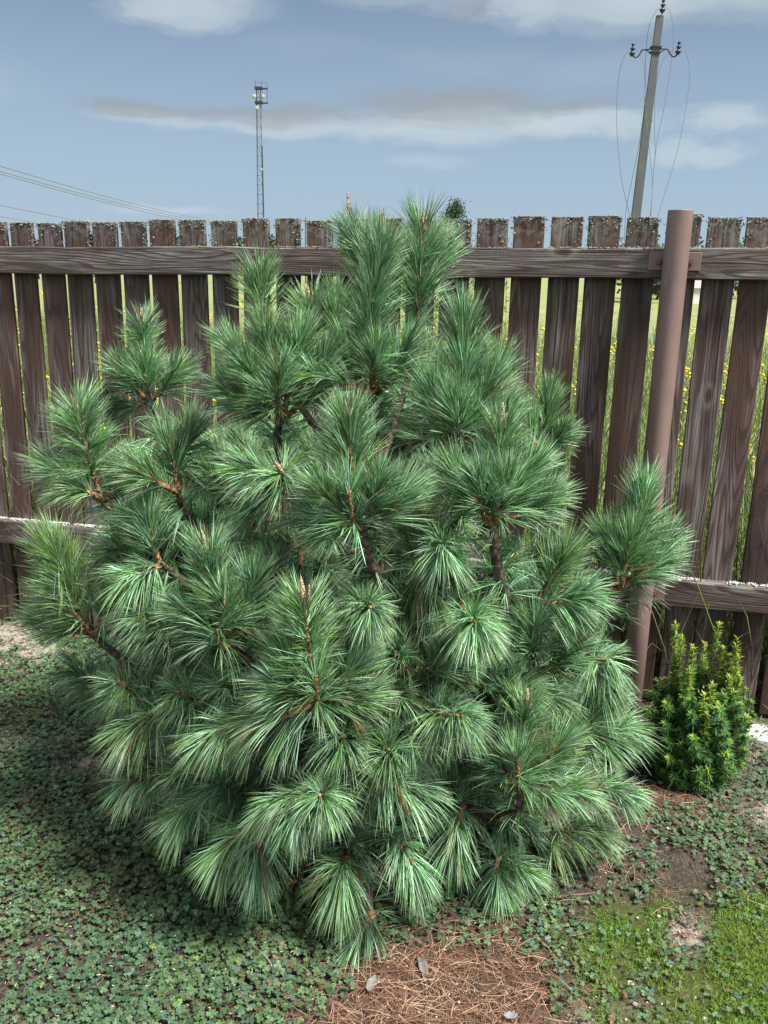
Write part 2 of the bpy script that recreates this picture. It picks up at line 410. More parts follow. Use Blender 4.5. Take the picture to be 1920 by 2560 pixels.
# ------------------------------------------------------------------ fence
def F3(s, off, z): p = FL+fu*s+fn*off; return np.array([p[0], p[1], z])
def fray(px, py, off=0.0):      # where the sight line meets the fence plane -> s, z
    d = ray(px, py); P0 = FL+fn*off
    t = ((P0-CAM[:2])@fn)/(d[:2]@fn); p = CAM+d*t
    return float((p[:2]-FL)@fu), float(p[2])
fence = empty('wooden_fence', (0.0, 3.13, 0), 'dark brown weathered picket fence with lichen on its board tops, running behind the pine', 'fence')
def fpart(mb, name, mat, par=fence, loc=None, smooth=False):
    """mesh with origin on the part, in fence-local coordinates"""
    V = np.array(mb.v); c = V.mean(0) if loc is None else np.asarray(loc, float)
    # local axes: x along the fence
    Rm = np.array([[fu[0], fu[1], 0], [-fu[1], fu[0], 0], [0, 0, 1]])
    mb.v = [tuple(q) for q in (V-c)@Rm.T]
    o = mb.build(name, mat, None, smooth)
    o.rotation_euler = (0, 0, math.atan2(fu[1], fu[0]))
    pw = c
    if par is fence: pw = c-np.array(fence.location)
    o.location = pw; o.parent = par
    return o
tops = [(26, 85), (94, 155), (159, 224), (230, 294), (301, 366), (373, 440), (448, 517), (528, 595), (606, 675), (687, 752), (766, 834),
        (849, 917), (932, 1003), (1018, 1090), (1104, 1177), (1191, 1267), (1282, 1359), (1377, 1456), (1470, 1551), (1566, 1646), (1672, 1751), (1767, 1850), (1863, 1945)]
bspan = []
for a, b_ in tops:
    s0 = fray(a, 585)[0]; s1 = fray(b_, 585)[0]
    if a < 800: s1 -= .007
    bspan.append((s0, s1))
pl = np.mean(np.diff([q[0] for q in bspan[:5]])); pr = np.mean(np.diff([q[0] for q in bspan[-5:]]))
for k in range(1, 13):
    bspan.append((bspan[0][0]-pl*k, bspan[0][0]-pl*k+.095)); bspan.append((bspan[22][0]+pr*k, bspan[22][0]+pr*k+.098))
zL = fray(60, 556)[1]; sL = fray(60, 556)[0]; zR = fray(1800, 541)[1]; sR = fray(1800, 541)[0]
def lin(s, a, b): return a+(b-a)*(s-sL)/(sR-sL)
tL, tR = fray(60, 616, .045)[1], fray(1800, 621, .045)[1]
bL, bR = fray(60, 684, .045)[1], fray(1800, 700, .045)[1]
lL, lR = fray(60, 1306, .045)[1], fray(1800, 1463, .045)[1]
mL, mR = fray(60, 1362, .045)[1], fray(1800, 1527, .045)[1]
lich_v = []
TH = .018
for i, (s0, s1) in enumerate(bspan):
    zt = lin((s0+s1)/2, zL, zR)+random.uniform(-.007, .007)
    zb = random.uniform(.015, .035)
    mb = MB(); tilt = random.uniform(-.004, .004)
    # slightly warped, chamfered plank
    n = 9; ring = []
    wl = (s1-s0)/2; cs = (s0+s1)/2
    for k in range(n+1):
        t = k/n; z = zb+(zt-zb)*t; cc = cs+tilt*(t-1)+.0015*sin(5*t+i); bow = .0012*sin(3*t+i*1.7)
        c_ = .0025
        for (dx, dy) in ((-wl+c_, 0), (wl-c_, 0), (wl, -c_), (wl, -TH+c_), (wl-c_, -TH), (-wl+c_, -TH), (-wl, -TH+c_), (-wl, -c_)):
            zz = z+(.002*sin(dx*60+i) if k == n else 0)
            ring.append(F3(cc+dx, dy+bow, zz))
    f = [(r*8+q, r*8+(q+1) % 8, r*8+8+(q+1) % 8, r*8+8+q) for r in range(n) for q in range(8)]
    f += [tuple(range(7, -1, -1)), tuple(range(n*8, n*8+8))]
    mb.add(ring, f)
    fpart(mb, 'board', M['board'], loc=F3(cs, 0, 0))
    if -1 < cs < 4.5:
        for _ in range(120):                                   # crust on the top edge
            q = random.gauss(0, 1); sx = random.uniform(s0-.001, s1+.001)
            if random.random() < .55: lich_v.append((sx, random.uniform(-TH, .002), zt+.001, 'top'))
            else: lich_v.append((sx if random.random() < .5 else random.choice((s0+.004, s1-.004))+random.gauss(0, .004), .0015, zt-abs(random.gauss(0, .011)), 'face'))
        for _ in range(30):
            z = random.uniform(lin(cs, tL, tR), zt); lich_v.append((random.choice((s0+.003, s1-.004))+random.gauss(0, .009), .0015, z, 'face'))
# rails
sA, sB = bspan[0][0]-pl*12.3, bspan[22][0]+pr*12.8
def railmesh(zta, ztb, zba, zbb, seed, th=.045):
    mb = MB(); n = 60; V = []
    for k in range(n+1):
        s = sA+(sB-sA)*k/n; zt = lin(s, zta, ztb)+.0018*sin(s*7+seed)+.001*sin(s*23); zb = lin(s, zba, zbb)+.002*sin(s*5+seed*2)
        c_ = .004
        for dy, z in ((.0005, zt), (th-c_, zt), (th, zt-c_), (th, zb+c_), (th-c_, zb), (.0005, zb)):
            V.append(F3(s, dy, z))
    f = [(r*6+q, r*6+6+q, r*6+6+(q+1) % 6, r*6+(q+1) % 6) for r in range(n) for q in range(6)]
    f += [tuple(range(6)), tuple(range(n*6+5, n*6-1, -1))]
    return mb.add(V, f)
fpart(railmesh(tL, tR, bL, bR, 1), 'rail', M['rail'])
fpart(railmesh(lL, lR, mL, mR, 2), 'rail', M['rail'])
for s in np.arange(sA+.3, sB-.2, .0016):
    if -.5 < s < 4.3:
        if fbm(s, 0.0, 9, 4) > .47:
            lich_v.append((s+random.gauss(0, .004), random.uniform(.002, .022) if random.random() < .8 else random.uniform(.02, .045), lin(s, tL, tR)+.001, 'top'))
        if fbm(s, 3.0, 14, 9) > .44:
            for _ in range(random.choice((1, 2, 5))): lich_v.append((s+random.gauss(0, .005), abs(random.gauss(0, .014))+.001, lin(s, lL, lR)+.001, 'white'))
# steel post with brackets
ps, pz = fray(1702, 528, .095)
PR = .038
post_c = F3(ps, .045+.004+PR+.006, 0); zt = fray(1702, 526, .09)[1]
mb = MB(); n = 32; V = []; prof = [(0.0, -.25), (PR, -.25), (PR, 0.4), (PR, .9), (PR, zt-.003), (PR, zt-.0012), (PR-.0008, zt), (PR-.002, zt+.0001), (0.0, zt+.0012)]
for r, z in prof:
    for k in range(n): V.append(post_c+np.array([r*cos(2*pi*k/n), r*sin(2*pi*k/n), z]))
mb.add(V, [(a*n+k, a*n+(k+1) % n, a*n+n+(k+1) % n, a*n+n+k) for a in range(len(prof)-1) for k in range(n)])
post = mb.build('post', M['paint'], None, True)
post.data.transform(Matrix.Translation(-Vector(post_c))); post.parent = fence; post.location = Vector(post_c)-fence.location
def bracket(zc, hh, hw):
    mb = MB(); c = F3(ps, .045+.0035, zc)
    mb.box(c, np.append(fu, 0)*hw, np.append(fn, 0)*.0025, (0, 0, hh), .0012)
    mb.v = [tuple(np.array(v)-post_c) for v in mb.v]
    mb.build('bracket', M['paint'], post)
    for sg in (-1, 1):
        mb = MB(); c = F3(ps+sg*(PR+.008), .045+.006, zc-.002)
        P = [c, c+np.append(fn, 0)*.003]; mb.tube(P, .011, 14)
        mb.tube([P[1], P[1]+np.append(fn, 0)*.008], .0085, 6); mb.tube([P[1], P[1]+np.append(fn, 0)*.014], .004, 8)
        mb.v = [tuple(np.array(v)-post_c) for v in mb.v]
        mb.build('bolt', M['bolt'], post)
bracket((lin(ps, tL, tR)+lin(ps, bL, bR))/2+.008, .028, .079)
bracket((lin(ps, lL, lR)+lin(ps, mL, mR))/2, .028, .079)
# lichen crust: crumpled flakes
def flakes(pts):
    V = []; Fc = []; T = []
    for (s, off, z, kd) in pts:
        c = F3(s, off, z); r = random.uniform(.0012, .0048)*random.uniform(.5, 1.2)*(1.2 if kd != 'face' else .9)
        nrm_ = np.array([0, 0, 1.0]) if kd != 'face' else np.append(fn, 0)
        nrm_ = unit(nrm_+rng.normal(0, .35, 3)); a = unit(np.cross(nrm_, [.3, .2, .9])); b2 = np.cross(nrm_, a)
        o = len(V); k = 6
        V.append(c+nrm_*r*random.uniform(.2, .7))
        for q in range(k):
            th = 2*pi*q/k; rr = r*random.uniform(.6, 1.3); V.append(c+rr*(cos(th)*a+sin(th)*b2)+nrm_*r*random.uniform(-.1, .6))
        V.append(c-nrm_*r*.3)
        for q in range(k):
            Fc.append((o, o+1+q, o+1+(q+1) % k)); Fc.append((o+7, o+1+(q+1) % k, o+1+q))
            col = np.array((.21, .245, .20) if kd != 'white' else (.50, .52, .49))*random.uniform(.6, 1.15)
            if kd == 'top' and s % .9 < .3: col = np.array((.20, .24, .15))*random.uniform(.7, 1.3)
            T += [col, col]
    return np.array(V), np.array(Fc), np.array(T)
V, Fc, T = flakes(lich_v)
o = link('lichen', npmesh('lichen', V-np.array(fence.location), Fc, T), M['lichen'], fence); tag(o, kind='stuff')

# ------------------------------------------------------------------ needles (vectorised)
def make_prisms(O, D, L, W, down, tint_a, tint_b, segs=(0, .33, .68, 1.0), wprof=(.8, 1.0, .85, .12), curl=None, tips=None):
    """O origins, D unit directions, L lengths, W widths, down droop; returns verts, faces, tint per face"""
    N = len(O); S = len(segs)
    side = unit(np.cross(D, rng.normal(0, 1, (N, 3)))); up = np.cross(side, D)
    V = np.zeros((N, S, 3, 3))
    if curl is None: curl = rng.normal(0, .09, (N, 1))*side
    for i, s in enumerate(segs):
        c = O+D*(L*s)[:, None]*(1-.12*down[:, None]*s)+np.array([0, 0, -1.0])*(down*L*s*s)[:, None]+curl*(L*s*s)[:, None]
        for k in range(3):
            th = 2*pi*k/3
            V[:, i, k] = c+(side*cos(th)+up*sin(th))*(W*wprof[i]*.5)[:, None]
    base = (np.arange(N)*S*3)[:, None]
    fs = []
    for i in range(S-1):
        for k in range(3):
            k2 = (k+1) % 3
            fs.append(base+np.array([i*3+k, i*3+k2, i*3+3+k2, i*3+3+k])[None])
    Fc = np.stack(fs, 1)                         # N, 9, 4
    T = np.zeros((N, len(fs), 3)); 
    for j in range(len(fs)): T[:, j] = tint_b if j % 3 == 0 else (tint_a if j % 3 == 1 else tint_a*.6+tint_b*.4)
    if tips is not None:
        for j in range(6, len(fs)): T[:, j] = T[:, j]*(1-tips)+np.array([.46, .44, .27])*tips
    return V.reshape(-1, 3), Fc.reshape(-1, 4), T.reshape(-1, 3)

def shoot_needles(P, n_f, L0, ang=(25, 55), droop=.1, wid=.00185, seedcol=1.0, start=0.0, per=5, yellow=0.0, lift=False):
    """P polyline base->tip. n_f fascicles of `per` needles"""
    P = np.asarray(P); seg = np.linalg.norm(np.diff(P, axis=0), axis=1); cum = np.concatenate([[0], np.cumsum(seg)]); tot = cum[-1]
    t = start+(1-start)*np.sort(rng.random(n_f))**.8; d = t*tot
    O = np.stack([np.interp(d, cum, P[:, k]) for k in range(3)], -1)
    Tn = unit(np.gradient(P, axis=0)); T = unit(np.stack([np.interp(d, cum, Tn[:, k]) for k in range(3)], -1))
    rad = unit(np.cross(T, rng.normal(0, 1, (n_f, 3))))
    th = np.radians(ang[1]+(ang[0]-ang[1])*t**1.5+rng.normal(0, 8, n_f))
    D = T*np.cos(th)[:, None]+rad*np.sin(th)[:, None]
    if lift: D[:, 2] = np.where(D[:, 2] < 0, D[:, 2]*.35, D[:, 2]); D = unit(D)
    flop = rng.random(n_f) < .05; D[flop] = unit(D[flop]+rng.normal(0, .6, (flop.sum(), 3)))
    O = O+rad*.003
    O = np.repeat(O, per, 0); D = np.repeat(D, per, 0); N = len(O)
    D = unit(D+rng.normal(0, .10, (N, 3)))
    L = np.repeat(L0*(.82+.25*rng.random(n_f))*(1-.12*t), per)*(1+rng.normal(0, .05, N))
    W = np.full(N, wid)*(1+rng.normal(0, .12, N))
    hz = np.sqrt(np.clip(1-D[:, 2]**2, 0, 1)); dn = droop*(.5+.8*hz)*(1+rng.normal(0, .3, N))
    dn = np.clip(dn, 0, .8)
    v = np.repeat(rng.normal(1, .3, n_f), per)*rng.normal(1, .16, N)*(.45+.55*seedcol); v = np.clip(v, .35, 2)
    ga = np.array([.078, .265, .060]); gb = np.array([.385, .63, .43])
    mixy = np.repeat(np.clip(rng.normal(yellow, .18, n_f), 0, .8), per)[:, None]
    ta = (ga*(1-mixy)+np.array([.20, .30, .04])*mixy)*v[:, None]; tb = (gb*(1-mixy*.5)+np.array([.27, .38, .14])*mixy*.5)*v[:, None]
    brn = np.repeat(rng.random(n_f) < .012, per); ta[brn] = (.22, .13, .06); tb[brn] = (.28, .17, .08)
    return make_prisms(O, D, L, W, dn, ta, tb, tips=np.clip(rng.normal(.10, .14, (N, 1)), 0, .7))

def merge(parts):
    V = []; Fc = []; T = []; o = 0
    for v, f, t in parts: V.append(v); Fc.append(f+o); T.append(t); o += len(v)
    return np.concatenate(V), np.concatenate(Fc), np.concatenate(T)

# ------------------------------------------------------------------ the pine
XC, YC = -0.04, 2.42
Zk = [0, .1, .3, .6, .85, 1.05, 1.25, 1.45, 1.6, 1.8]; Rk = [.5, .62, .78, .80, .74, .66, .48, .27, .17, .05]
def crownR(z): return np.interp(z, Zk, Rk)
_t = np.linspace(1.0, 3.6, 1300)
def surf(x, y, dd=0.0):
    """pixel on the 1659-wide view -> point dd metres behind the crown's outer skin"""
    px, py = x*1920/1659, y*1920/1659
    d = ray(px, py); d = d/np.hypot(d[0], d[1]); P = CAM+d[None]*_t[:, None]
    q = np.hypot(P[:, 0]-XC, P[:, 1]-YC)-crownR(P[:, 2]); ok = np.where((q < 0) & (P[:, 2] > .03))[0]
    i = ok[0] if len(ok) else int(np.argmin(np.where(P[:, 2] > .03, q, 9)))
    tt = _t[i]+dd
    return CAM+d*tt

pine = empty('pine_tree', (XC, YC, 0), 'bushy young pine with long blue green needles, standing in front of the fence', 'tree')
PO = np.array([XC, YC, 0.0])
def trunk_pt(z): return np.array([XC+.02*sin(z*3), YC+.015*sin(z*4+1), z])
# trunk
ztop = 1.22
tp = [trunk_pt(z) for z in np.linspace(-.03, ztop, 16)]
lead_base = surf(805, 850, .12); tp = [p+(lead_base-tp[-1])*(i/15)**3 for i, p in enumerate(tp)]
mb = MB(); mb.tube(np.array(tp)-PO, np.linspace(.032, .012, 16), 12, jit=.08); mb.build('trunk', M['bark'], pine, True)
TP = np.array(tp)
def on_trunk(z): return np.array([np.interp(z, TP[:, 2], TP[:, k]) for k in range(3)])

def bud_mesh(mb, p, d, L, r):
    d = unit(d); K = 6; pts = [p+d*L*k/(K-1) for k in range(K)]
    mb.tube(pts, [r*.8, r, r*.95, r*.75, r*.5, r*.12], 8, jit=.08)
def plane(L):
    """first point sits on the crown; the rest of the shoot keeps roughly its distance, so shoots stand upright"""
    if isinstance(L[0], np.ndarray): return list(L)
    p0 = surf(*L[0]); out = [p0]
    for (x, y, d) in L[1:]:
        out.append(at(x*1920/1659, y*1920/1659, p0[1]+(d-L[0][2])*.8))
    return out
def branch(stem, shoots, buds=(), deep=0.0, attach=None, thick=.011):
    """stem: [(x,y,d)..] from the whorl inwards; shoots: dicts with pts [(x,y,d)..] base->tip; all in one branch part"""
    S = plane(stem)
    last = S[-1]; hd = np.hypot(last[0]-XC, last[1]-YC)
    za = attach if attach is not None else max(.05, min(1.2, last[2]-.45*hd-.05))
    A = on_trunk(za); midp = (last+A)/2+np.array([0, 0, -.12*hd])
    pts = curve(S+[midp, A], 24)[::-1]
    mb = MB(); rr = np.linspace(thick*1.35, thick*.62, len(pts)); mb.tube(pts-PO, rr, 9, jit=.12)
    sms = []; nd = []; bm = MB(); hasb = False
    # older needles along the outer stem
    outer = pts[int(len(pts)*.52):]
    nd.append(shoot_needles(outer, 40, .105, (50, 70), .22, seedcol=.72, per=5))
    for sh in shoots:
        P = plane(sh['p'])
        Pc = curve(P, 10)
        r0_ = sh.get('r', .0082)
        sms.append(MB()); sms[-1].tube(Pc-PO, np.linspace(r0_, r0_*.42, len(Pc)), 8, jit=.14)
        ln = np.sum(np.linalg.norm(np.diff(Pc, axis=0), axis=1))
        dirv = unit(Pc[-1]-Pc[0]); horiz = 1-max(0, dirv[2])
        dr = sh.get('droop', .03+.2*horiz**1.5)
        dro = dr >= .3; nf = int(sh.get('dens', 1.0)*(30+330*ln)*(.72 if dro else 1.0))
        sh['v'] = sh.get('v', 1.0)*random.uniform(.72, 1.15); sh['y'] = max(0, sh.get('y', .12)+random.uniform(-.12, .12)); nd.append(shoot_needles(Pc, nf, sh.get('L', .114 if dro else .113)*random.uniform(.84, 1.06), (lambda a: (a[0]+9, a[1]+2) if sh.get('bud') else a)(sh.get('ang', (16+12*horiz, 47))), dr, seedcol=sh.get('v', 1.0), yellow=sh['y']*1.2+.04, lift='droop' not in sh, start=.2 if 'droop' not in sh else .05))
        bl_ = sh.get('bud', 0)
        if bl_:
            hasb = True
            bud_mesh(bm, Pc[-1]-PO, dirv, bl_*1.5, .0068)
            for q in range(sh.get('nb', 3)):
                th = 2*pi*q/3+random.random(); off = unit(np.cross(dirv, [.2, .9, .3]))*cos(th)+unit(np.cross(dirv, [.9, .1, .3]))*sin(th)
                bud_mesh(bm, Pc[-1]-PO+off*.006, unit(dirv+off*.22), bl_*random.uniform(.7, 1.1), .0046)
    # one branch part: old wood and its young shoots
    o = mb.build('branch', M['bark'], pine, True)
    for sm in sms: sm.build('shoot', M['twig'], o, True)
    V, Fc, T = merge(nd)
    link('needles', npmesh('needles', V-PO, Fc, T), M['needle'], o)
    if hasb: bm.build('bud', M['bud'], o, True)
    return o
def S(*p, **k): k['p'] = list(p); return k
FACE = dict(ang=(30, 82), droop=.27, L=.108)       # a tuft that points at the viewer and flops over
def tuft(X_, Y_, d=0.0, up=.03, **k):
    """short shoot growing outwards and slightly up from the crown"""
    tip = surf(X_, Y_, d-.03); out = unit(np.array([tip[0]-XC+random.uniform(-.3, .3), tip[1]-YC, 0])); base = tip-out*random.uniform(.13, .18)-np.array([0, 0, up*2+random.uniform(-.02, .07)])
    k = dict(k); k.setdefault('ang', (random.uniform(22, 36), random.uniform(62, 84))); k.setdefault('droop', random.uniform(.2, .3)); k['droop'] = k['droop']
    kk = dict(FACE); kk.update(k); kk['p'] = [base, (base+tip)/2+np.array([0, 0, -.012]), tip]; return kk, base
def tuftb(X_, Y_, d=0.0, up=.03, **k):
    s, b_ = tuft(X_, Y_, d, up, **k); return branch([b_], [s])

# leaders at the top
branch([(805, 850, .12)], [S((805, 850, .12), (800, 720, .10), (803, 640, .10), (826, 545, .10), v=.9, y=.1, L=.125, ang=(20, 45), dens=1.5),
                           S((803, 650, .12), (785, 560, .14), (762, 505, .16), v=.75, ang=(18, 40), L=.11),
                           S((800, 690, .13), (800, 600, .15), (795, 520, .17), v=.75, ang=(18, 40), dens=1.3, L=.11)], attach=1.1, thick=.012)
branch([(800, 850, .14)], [S((800, 850, .12), (770, 800, .10), (745, 745, .08), v=.95), S((812, 850, .12), (850, 800, .10), (878, 745, .09), v=.95),
                           S((806, 850, .10), (810, 800, .04), (812, 765, .02), v=1.0), S((800, 850, .2), (745, 760, .24), (715, 690, .26), v=.8), S((806, 850, .06), (700, 820, .03), (660, 800, .0), v=.9)], attach=1.12)
# bare candles
cand = branch([(802, 700, .12)], [S((790, 560, .13), (770, 520, .14), v=.75, dens=.6)], attach=1.15, thick=.006)
for (a, b_, r) in (((757, 520), (751, 410), .0058), ((823, 560), (828, 452), .0062), ((793, 560), (795, 500), .004)):
    p, q = surf(a[0], a[1], .14), surf(b_[0], b_[1], .14); K = 12
    mbb = MB(); mbb.tube([p+(q-p)*k/(K-1)-PO for k in range(K)], [r*.7, r*.85, r, r, r*1.05, r, r*1.02, r*.95, r*.9, r*.75, r*.5, r*.1], 8, jit=.16)
    mbb.build('bud', M['twig'], cand, True)
branch([(897, 760, .2)], [S((897, 760, .16), (905, 650, .13), (908, 560, .13), (912, 500, .14), v=.9, bud=.035, L=.12, ang=(18, 50), dens=1.6),
                          S((905, 650, .14), (935, 590, .16), (950, 540, .17), v=.85, ang=(18, 40))], attach=1.0)
branch([(575, 760, .26)], [S((575, 720, .22), (565, 650, .22), (560, 605, .22), v=1.0, bud=.03, y=.3, ang=(20, 50))], attach=.95)
branch([(690, 800, .2)], [S((690, 780, .18), (678, 710, .16), (671, 665, .16), v=1.0, bud=.04, y=.25), S((700, 780, .2), (720, 700, .2), (725, 650, .2), v=.9)], attach=1.0)
# big cluster upper left
branch([(605, 905, .10), (600, 960, .14), (640, 1060, .22)], [
    S((600, 905, .10), (560, 840, .06), (520, 770, .03), y=.2, dens=1.4), S((605, 905, .10), (590, 820, .07), (575, 725, .06), y=.22, dens=1.5),
    S((610, 905, .10), (630, 820, .07), (645, 735, .06), y=.15, dens=1.4), S((615, 905, .10), (665, 850, .08), (700, 780, .07), y=.1, dens=1.2),
    S((600, 905, .10), (540, 880, .07), (490, 840, .06), y=.1), S((605, 900, .05), (600, 860, -.02), (603, 800, -.06), ang=(22, 50), dens=.8), S((605, 905, .2), (530, 800, .24), (490, 740, .26), v=.85)], attach=.7, thick=.014)
# left: tall and the leftmost ones
branch([(322, 865, .10), (370, 965, .10), (425, 1090, .18)], [
    S((322, 865, .10), (312, 790, .09), (308, 700, .09), bud=.03, y=.22, ang=(22, 52), dens=1.1), S((318, 865, .10), (285, 830, .08), (262, 795, .07), y=.2),
    S((325, 865, .10), (355, 840, .09), (378, 805, .08), y=.2), S((320, 860, .06), (318, 830, .03), (312, 805, .02), y=.15, dens=.8), S((322, 865, .15), (280, 880, .14), (240, 865, .12), v=.8), S((345, 925, .11), (330, 960, .09), (300, 985, .08), v=.8), S((385, 1000, .12), (400, 960, .11), (415, 920, .11), v=.8)], attach=.45, thick=.012)
branch([(222, 1085, .05), (290, 1140, .07), (380, 1215, .16)], [
    S((222, 1085, .05), (190, 980, .04), (168, 890, .04), bud=.028, y=.32, dens=1.4, ang=(30, 66), L=.13), S((215, 1080, .05), (165, 1040, .04), (120, 1010, .04), y=.25, dens=1.2, L=.13),
    S((225, 1085, .05), (250, 1040, .05), (268, 1005, .05), y=.15), S((212, 1075, .02), (180, 1060, .0), (150, 1060, .0), y=.3)], attach=.35, thick=.012)
branch([(385, 1065, .12), (420, 1130, .2)], [S((385, 1065, .12), (340, 1040, .08), (300, 1015, .06), y=.2, dens=1.1), S((385, 1065, .12), (375, 1000, .12), (360, 950, .12), v=.8)], attach=.45)
branch([(200, 1372, .03), (265, 1425, .05), (330, 1478, .12)], [
    S((200, 1372, .03), (162, 1285, .0), (118, 1190, -.02), y=.42, dens=1.7, L=.135, ang=(22, 52)), S((195, 1368, .03), (150, 1362, .0), (105, 1340, -.01), y=.3, dens=1.2, L=.13),
    S((205, 1370, .03), (230, 1320, .02), (250, 1275, .02), y=.2), S((200, 1370, .03), (165, 1330, -.01), (120, 1285, -.03), y=.3)], attach=.2, thick=.013)
branch([(345, 1215, .12), (400, 1260, .2)], [S((345, 1220, .12), (310, 1240, .06), (275, 1245, .03), y=.25, dens=1.2, droop=.3), S((345, 1220, .12), (330, 1170, .12), (320, 1120, .12), v=.8)], attach=.3)
# mid left cluster with pale buds
branch([(500, 1385, .03), (560, 1455, .07), (625, 1530, .15)], [
    S((495, 1385, .03), (465, 1290, .0), (448, 1195, -.01), bud=.035, y=.18, dens=1.4), S((500, 1380, .03), (530, 1320, .01), (548, 1260, .0), y=.15, dens=1.2),
    S((490, 1380, .03), (440, 1350, .0), (400, 1320, -.01), y=.22, dens=1.1), S((500, 1385, .03), (480, 1400, -.05), (468, 1360, -.09), ang=(25, 60), droop=.2, dens=.5),
    S((510, 1370, .02), (555, 1360, .01), (590, 1340, .01), y=.1), S((495, 1380, .02), (490, 1330, -.04), (480, 1290, -.06), y=.15)], attach=.35, thick=.013)
branch([(640, 1065, .04), (700, 1130, .15)], [
    S((640, 1065, .05), (615, 1045, .0), (608, 1018, -.03), bud=.025, y=.2, dens=1.2, droop=.2, ang=(40, 75)), S((635, 1060, .05), (580, 1030, .02), (530, 1010, .0), y=.2, droop=.2), S((625, 1050, .08), (580, 1080, .06), (545, 1110, .05), v=.85)], attach=.7)
# centre
branch([(785, 1145, .01), (800, 1205, .03), (818, 1265, .10)], [
    S((775, 1140, .01), (760, 1020, .0), (752, 915, .0), bud=.03, y=.2, dens=1.5), S((770, 1140, .0), (735, 1105, -.03), (700, 1060, -.04), y=.08, dens=1.2),
    S((790, 1140, .0), (805, 1090, -.03), (815, 1050, -.04), y=.08, dens=1.3), S((800, 1140, .0), (835, 1110, -.01), (860, 1070, -.01), y=.08, dens=1.1),
    S((780, 1145, .0), (760, 1120, -.06), (755, 1060, -.09), ang=(22, 55), dens=.6, y=.1), S((770, 1140, .02), (720, 1140, .0), (680, 1120, .0), y=.1)], attach=.55, thick=.013)
tuftb(800, 1312, -.02, .02, v=1.1, dens=1.3, y=.15)
# right of the leader
branch([(995, 965, .08), (992, 1030, .12), (1000, 1100, .25)], [
    S((995, 965, .08), (1000, 860, .06), (1003, 705, .06), y=.08, v=.9, dens=1.4, ang=(20, 48)), S((990, 960, .08), (960, 910, .05), (935, 850, .04), dens=1.2),
    S((1000, 960, .08), (1030, 900, .06), (1055, 830, .06), y=.1, dens=1.3), S((1000, 962, .08), (1045, 930, .07), (1090, 890, .07), y=.12), S((995, 962, .03), (990, 930, -.02), (985, 870, -.04), dens=.9),
    S((1000, 962, .15), (1060, 860, .18), (1075, 780, .2), v=.85, y=.3)], attach=.75, thick=.013)
branch([(1165, 965, .14), (1130, 1050, .2)], [S((1165, 965, .14), (1178, 910, .12), (1184, 865, .12), y=.15, dens=1.2, ang=(14, 34), L=.09), S((1165, 970, .14), (1195, 955, .11), (1215, 935, .10), y=.25, dens=.9, L=.09), S((1165, 970, .1), (1150, 945, .1), (1140, 915, .1), L=.09)], attach=.6)
branch([(1065, 1135, .03), (1070, 1200, .04), (1080, 1335, .08)], [
    S((1065, 1130, .03), (1075, 1010, .02), (1082, 930, .02), bud=.04, v=.9, dens=1.3), S((1060, 1130, .03), (1020, 1080, .0), (985, 1030, .0), dens=1.2),
    S((1070, 1130, .03), (1110, 1080, .02), (1140, 1020, .02), dens=1.3), S((1072, 1132, .03), (1130, 1110, .02), (1180, 1075, .02), dens=1.2, y=.15),
    S((1060, 1132, .0), (1045, 1090, -.05), (1035, 1040, -.07), v=1.0), S((1068, 1130, .0), (1085, 1090, -.05), (1095, 1050, -.06), y=.1)], attach=.3, thick=.014)
tuftb(955, 1178, .0, .04, dens=.8)
tuftb(1030, 1345, -.02, .02, v=1.1, dens=1.1)
branch([(1165, 1290, .1), (1120, 1350, .15)], [S((1165, 1290, .1), (1200, 1235, .07), (1225, 1195, .06), y=.45, dens=.9), S((1160, 1300, .06), (1215, 1300, .02), (1260, 1285, .0), y=.15, dens=1.3, droop=.2)], attach=.35)
# far right
branch([(1338, 1275, .04), (1292, 1360, .06), (1240, 1450, .15)], [
    S((1340, 1275, .04), (1370, 1170, .03), (1392, 1065, .03), y=.15, dens=1.4, ang=(20, 48)), S((1335, 1270, .04), (1325, 1210, .03), (1318, 1165, .03)),
    S((1345, 1270, .04), (1395, 1215, .03), (1440, 1165, .03), y=.2, dens=1.2), S((1340, 1272, .02), (1385, 1240, .0), (1420, 1215, .0), y=.1), S((1340, 1272, .0), (1350, 1220, -.04), (1362, 1160, -.05))], attach=.3, thick=.013)
branch([(1275, 1420, .07)], [S((1275, 1420, .07), (1295, 1425, .02), (1318, 1425, -.01), droop=.31, ang=(35, 75), dens=1.1, y=.12), S((1270, 1420, .07), (1285, 1450, .03), (1295, 1475, .02), droop=.3, ang=(30, 60))], attach=.25)
branch([(1245, 1605, .06), (1200, 1640, .15)], [S((1245, 1605, .06), (1270, 1560, .04), (1300, 1515, .04), y=.15), S((1245, 1605, .06), (1300, 1590, .03), (1345, 1570, .02), dens=1.2, droop=.25)], attach=.12)
# low centre, pale bud
branch([(688, 1522, .0), (725, 1600, .02), (755, 1675, .08)], [
    S((685, 1520, .0), (668, 1410, -.02), (658, 1310, -.02), bud=.045, y=.12, dens=1.4, ang=(24, 60)), S((680, 1515, .0), (640, 1500, -.02), (600, 1480, -.03), dens=1.1),
    S((695, 1515, .0), (735, 1480, -.02), (765, 1440, -.02), dens=1.2), S((680, 1520, .0), (620, 1545, -.03), (560, 1560, -.03), dens=1.3, droop=.25),
    S((690, 1520, .0), (685, 1510, -.08), (683, 1460, -.11), ang=(25, 60), droop=.15, dens=.5), S((700, 1520, .02), (750, 1520, .0), (790, 1500, .0), v=.9), S((680, 1520, .0), (640, 1460, -.02), (615, 1410, -.02))], attach=.25, thick=.013)
branch([(570, 1560, .05), (620, 1590, .12)], [S((570, 1560, .05), (500, 1570, .0), (450, 1590, -.02), droop=.3, dens=1.5, y=.12)], attach=.2)
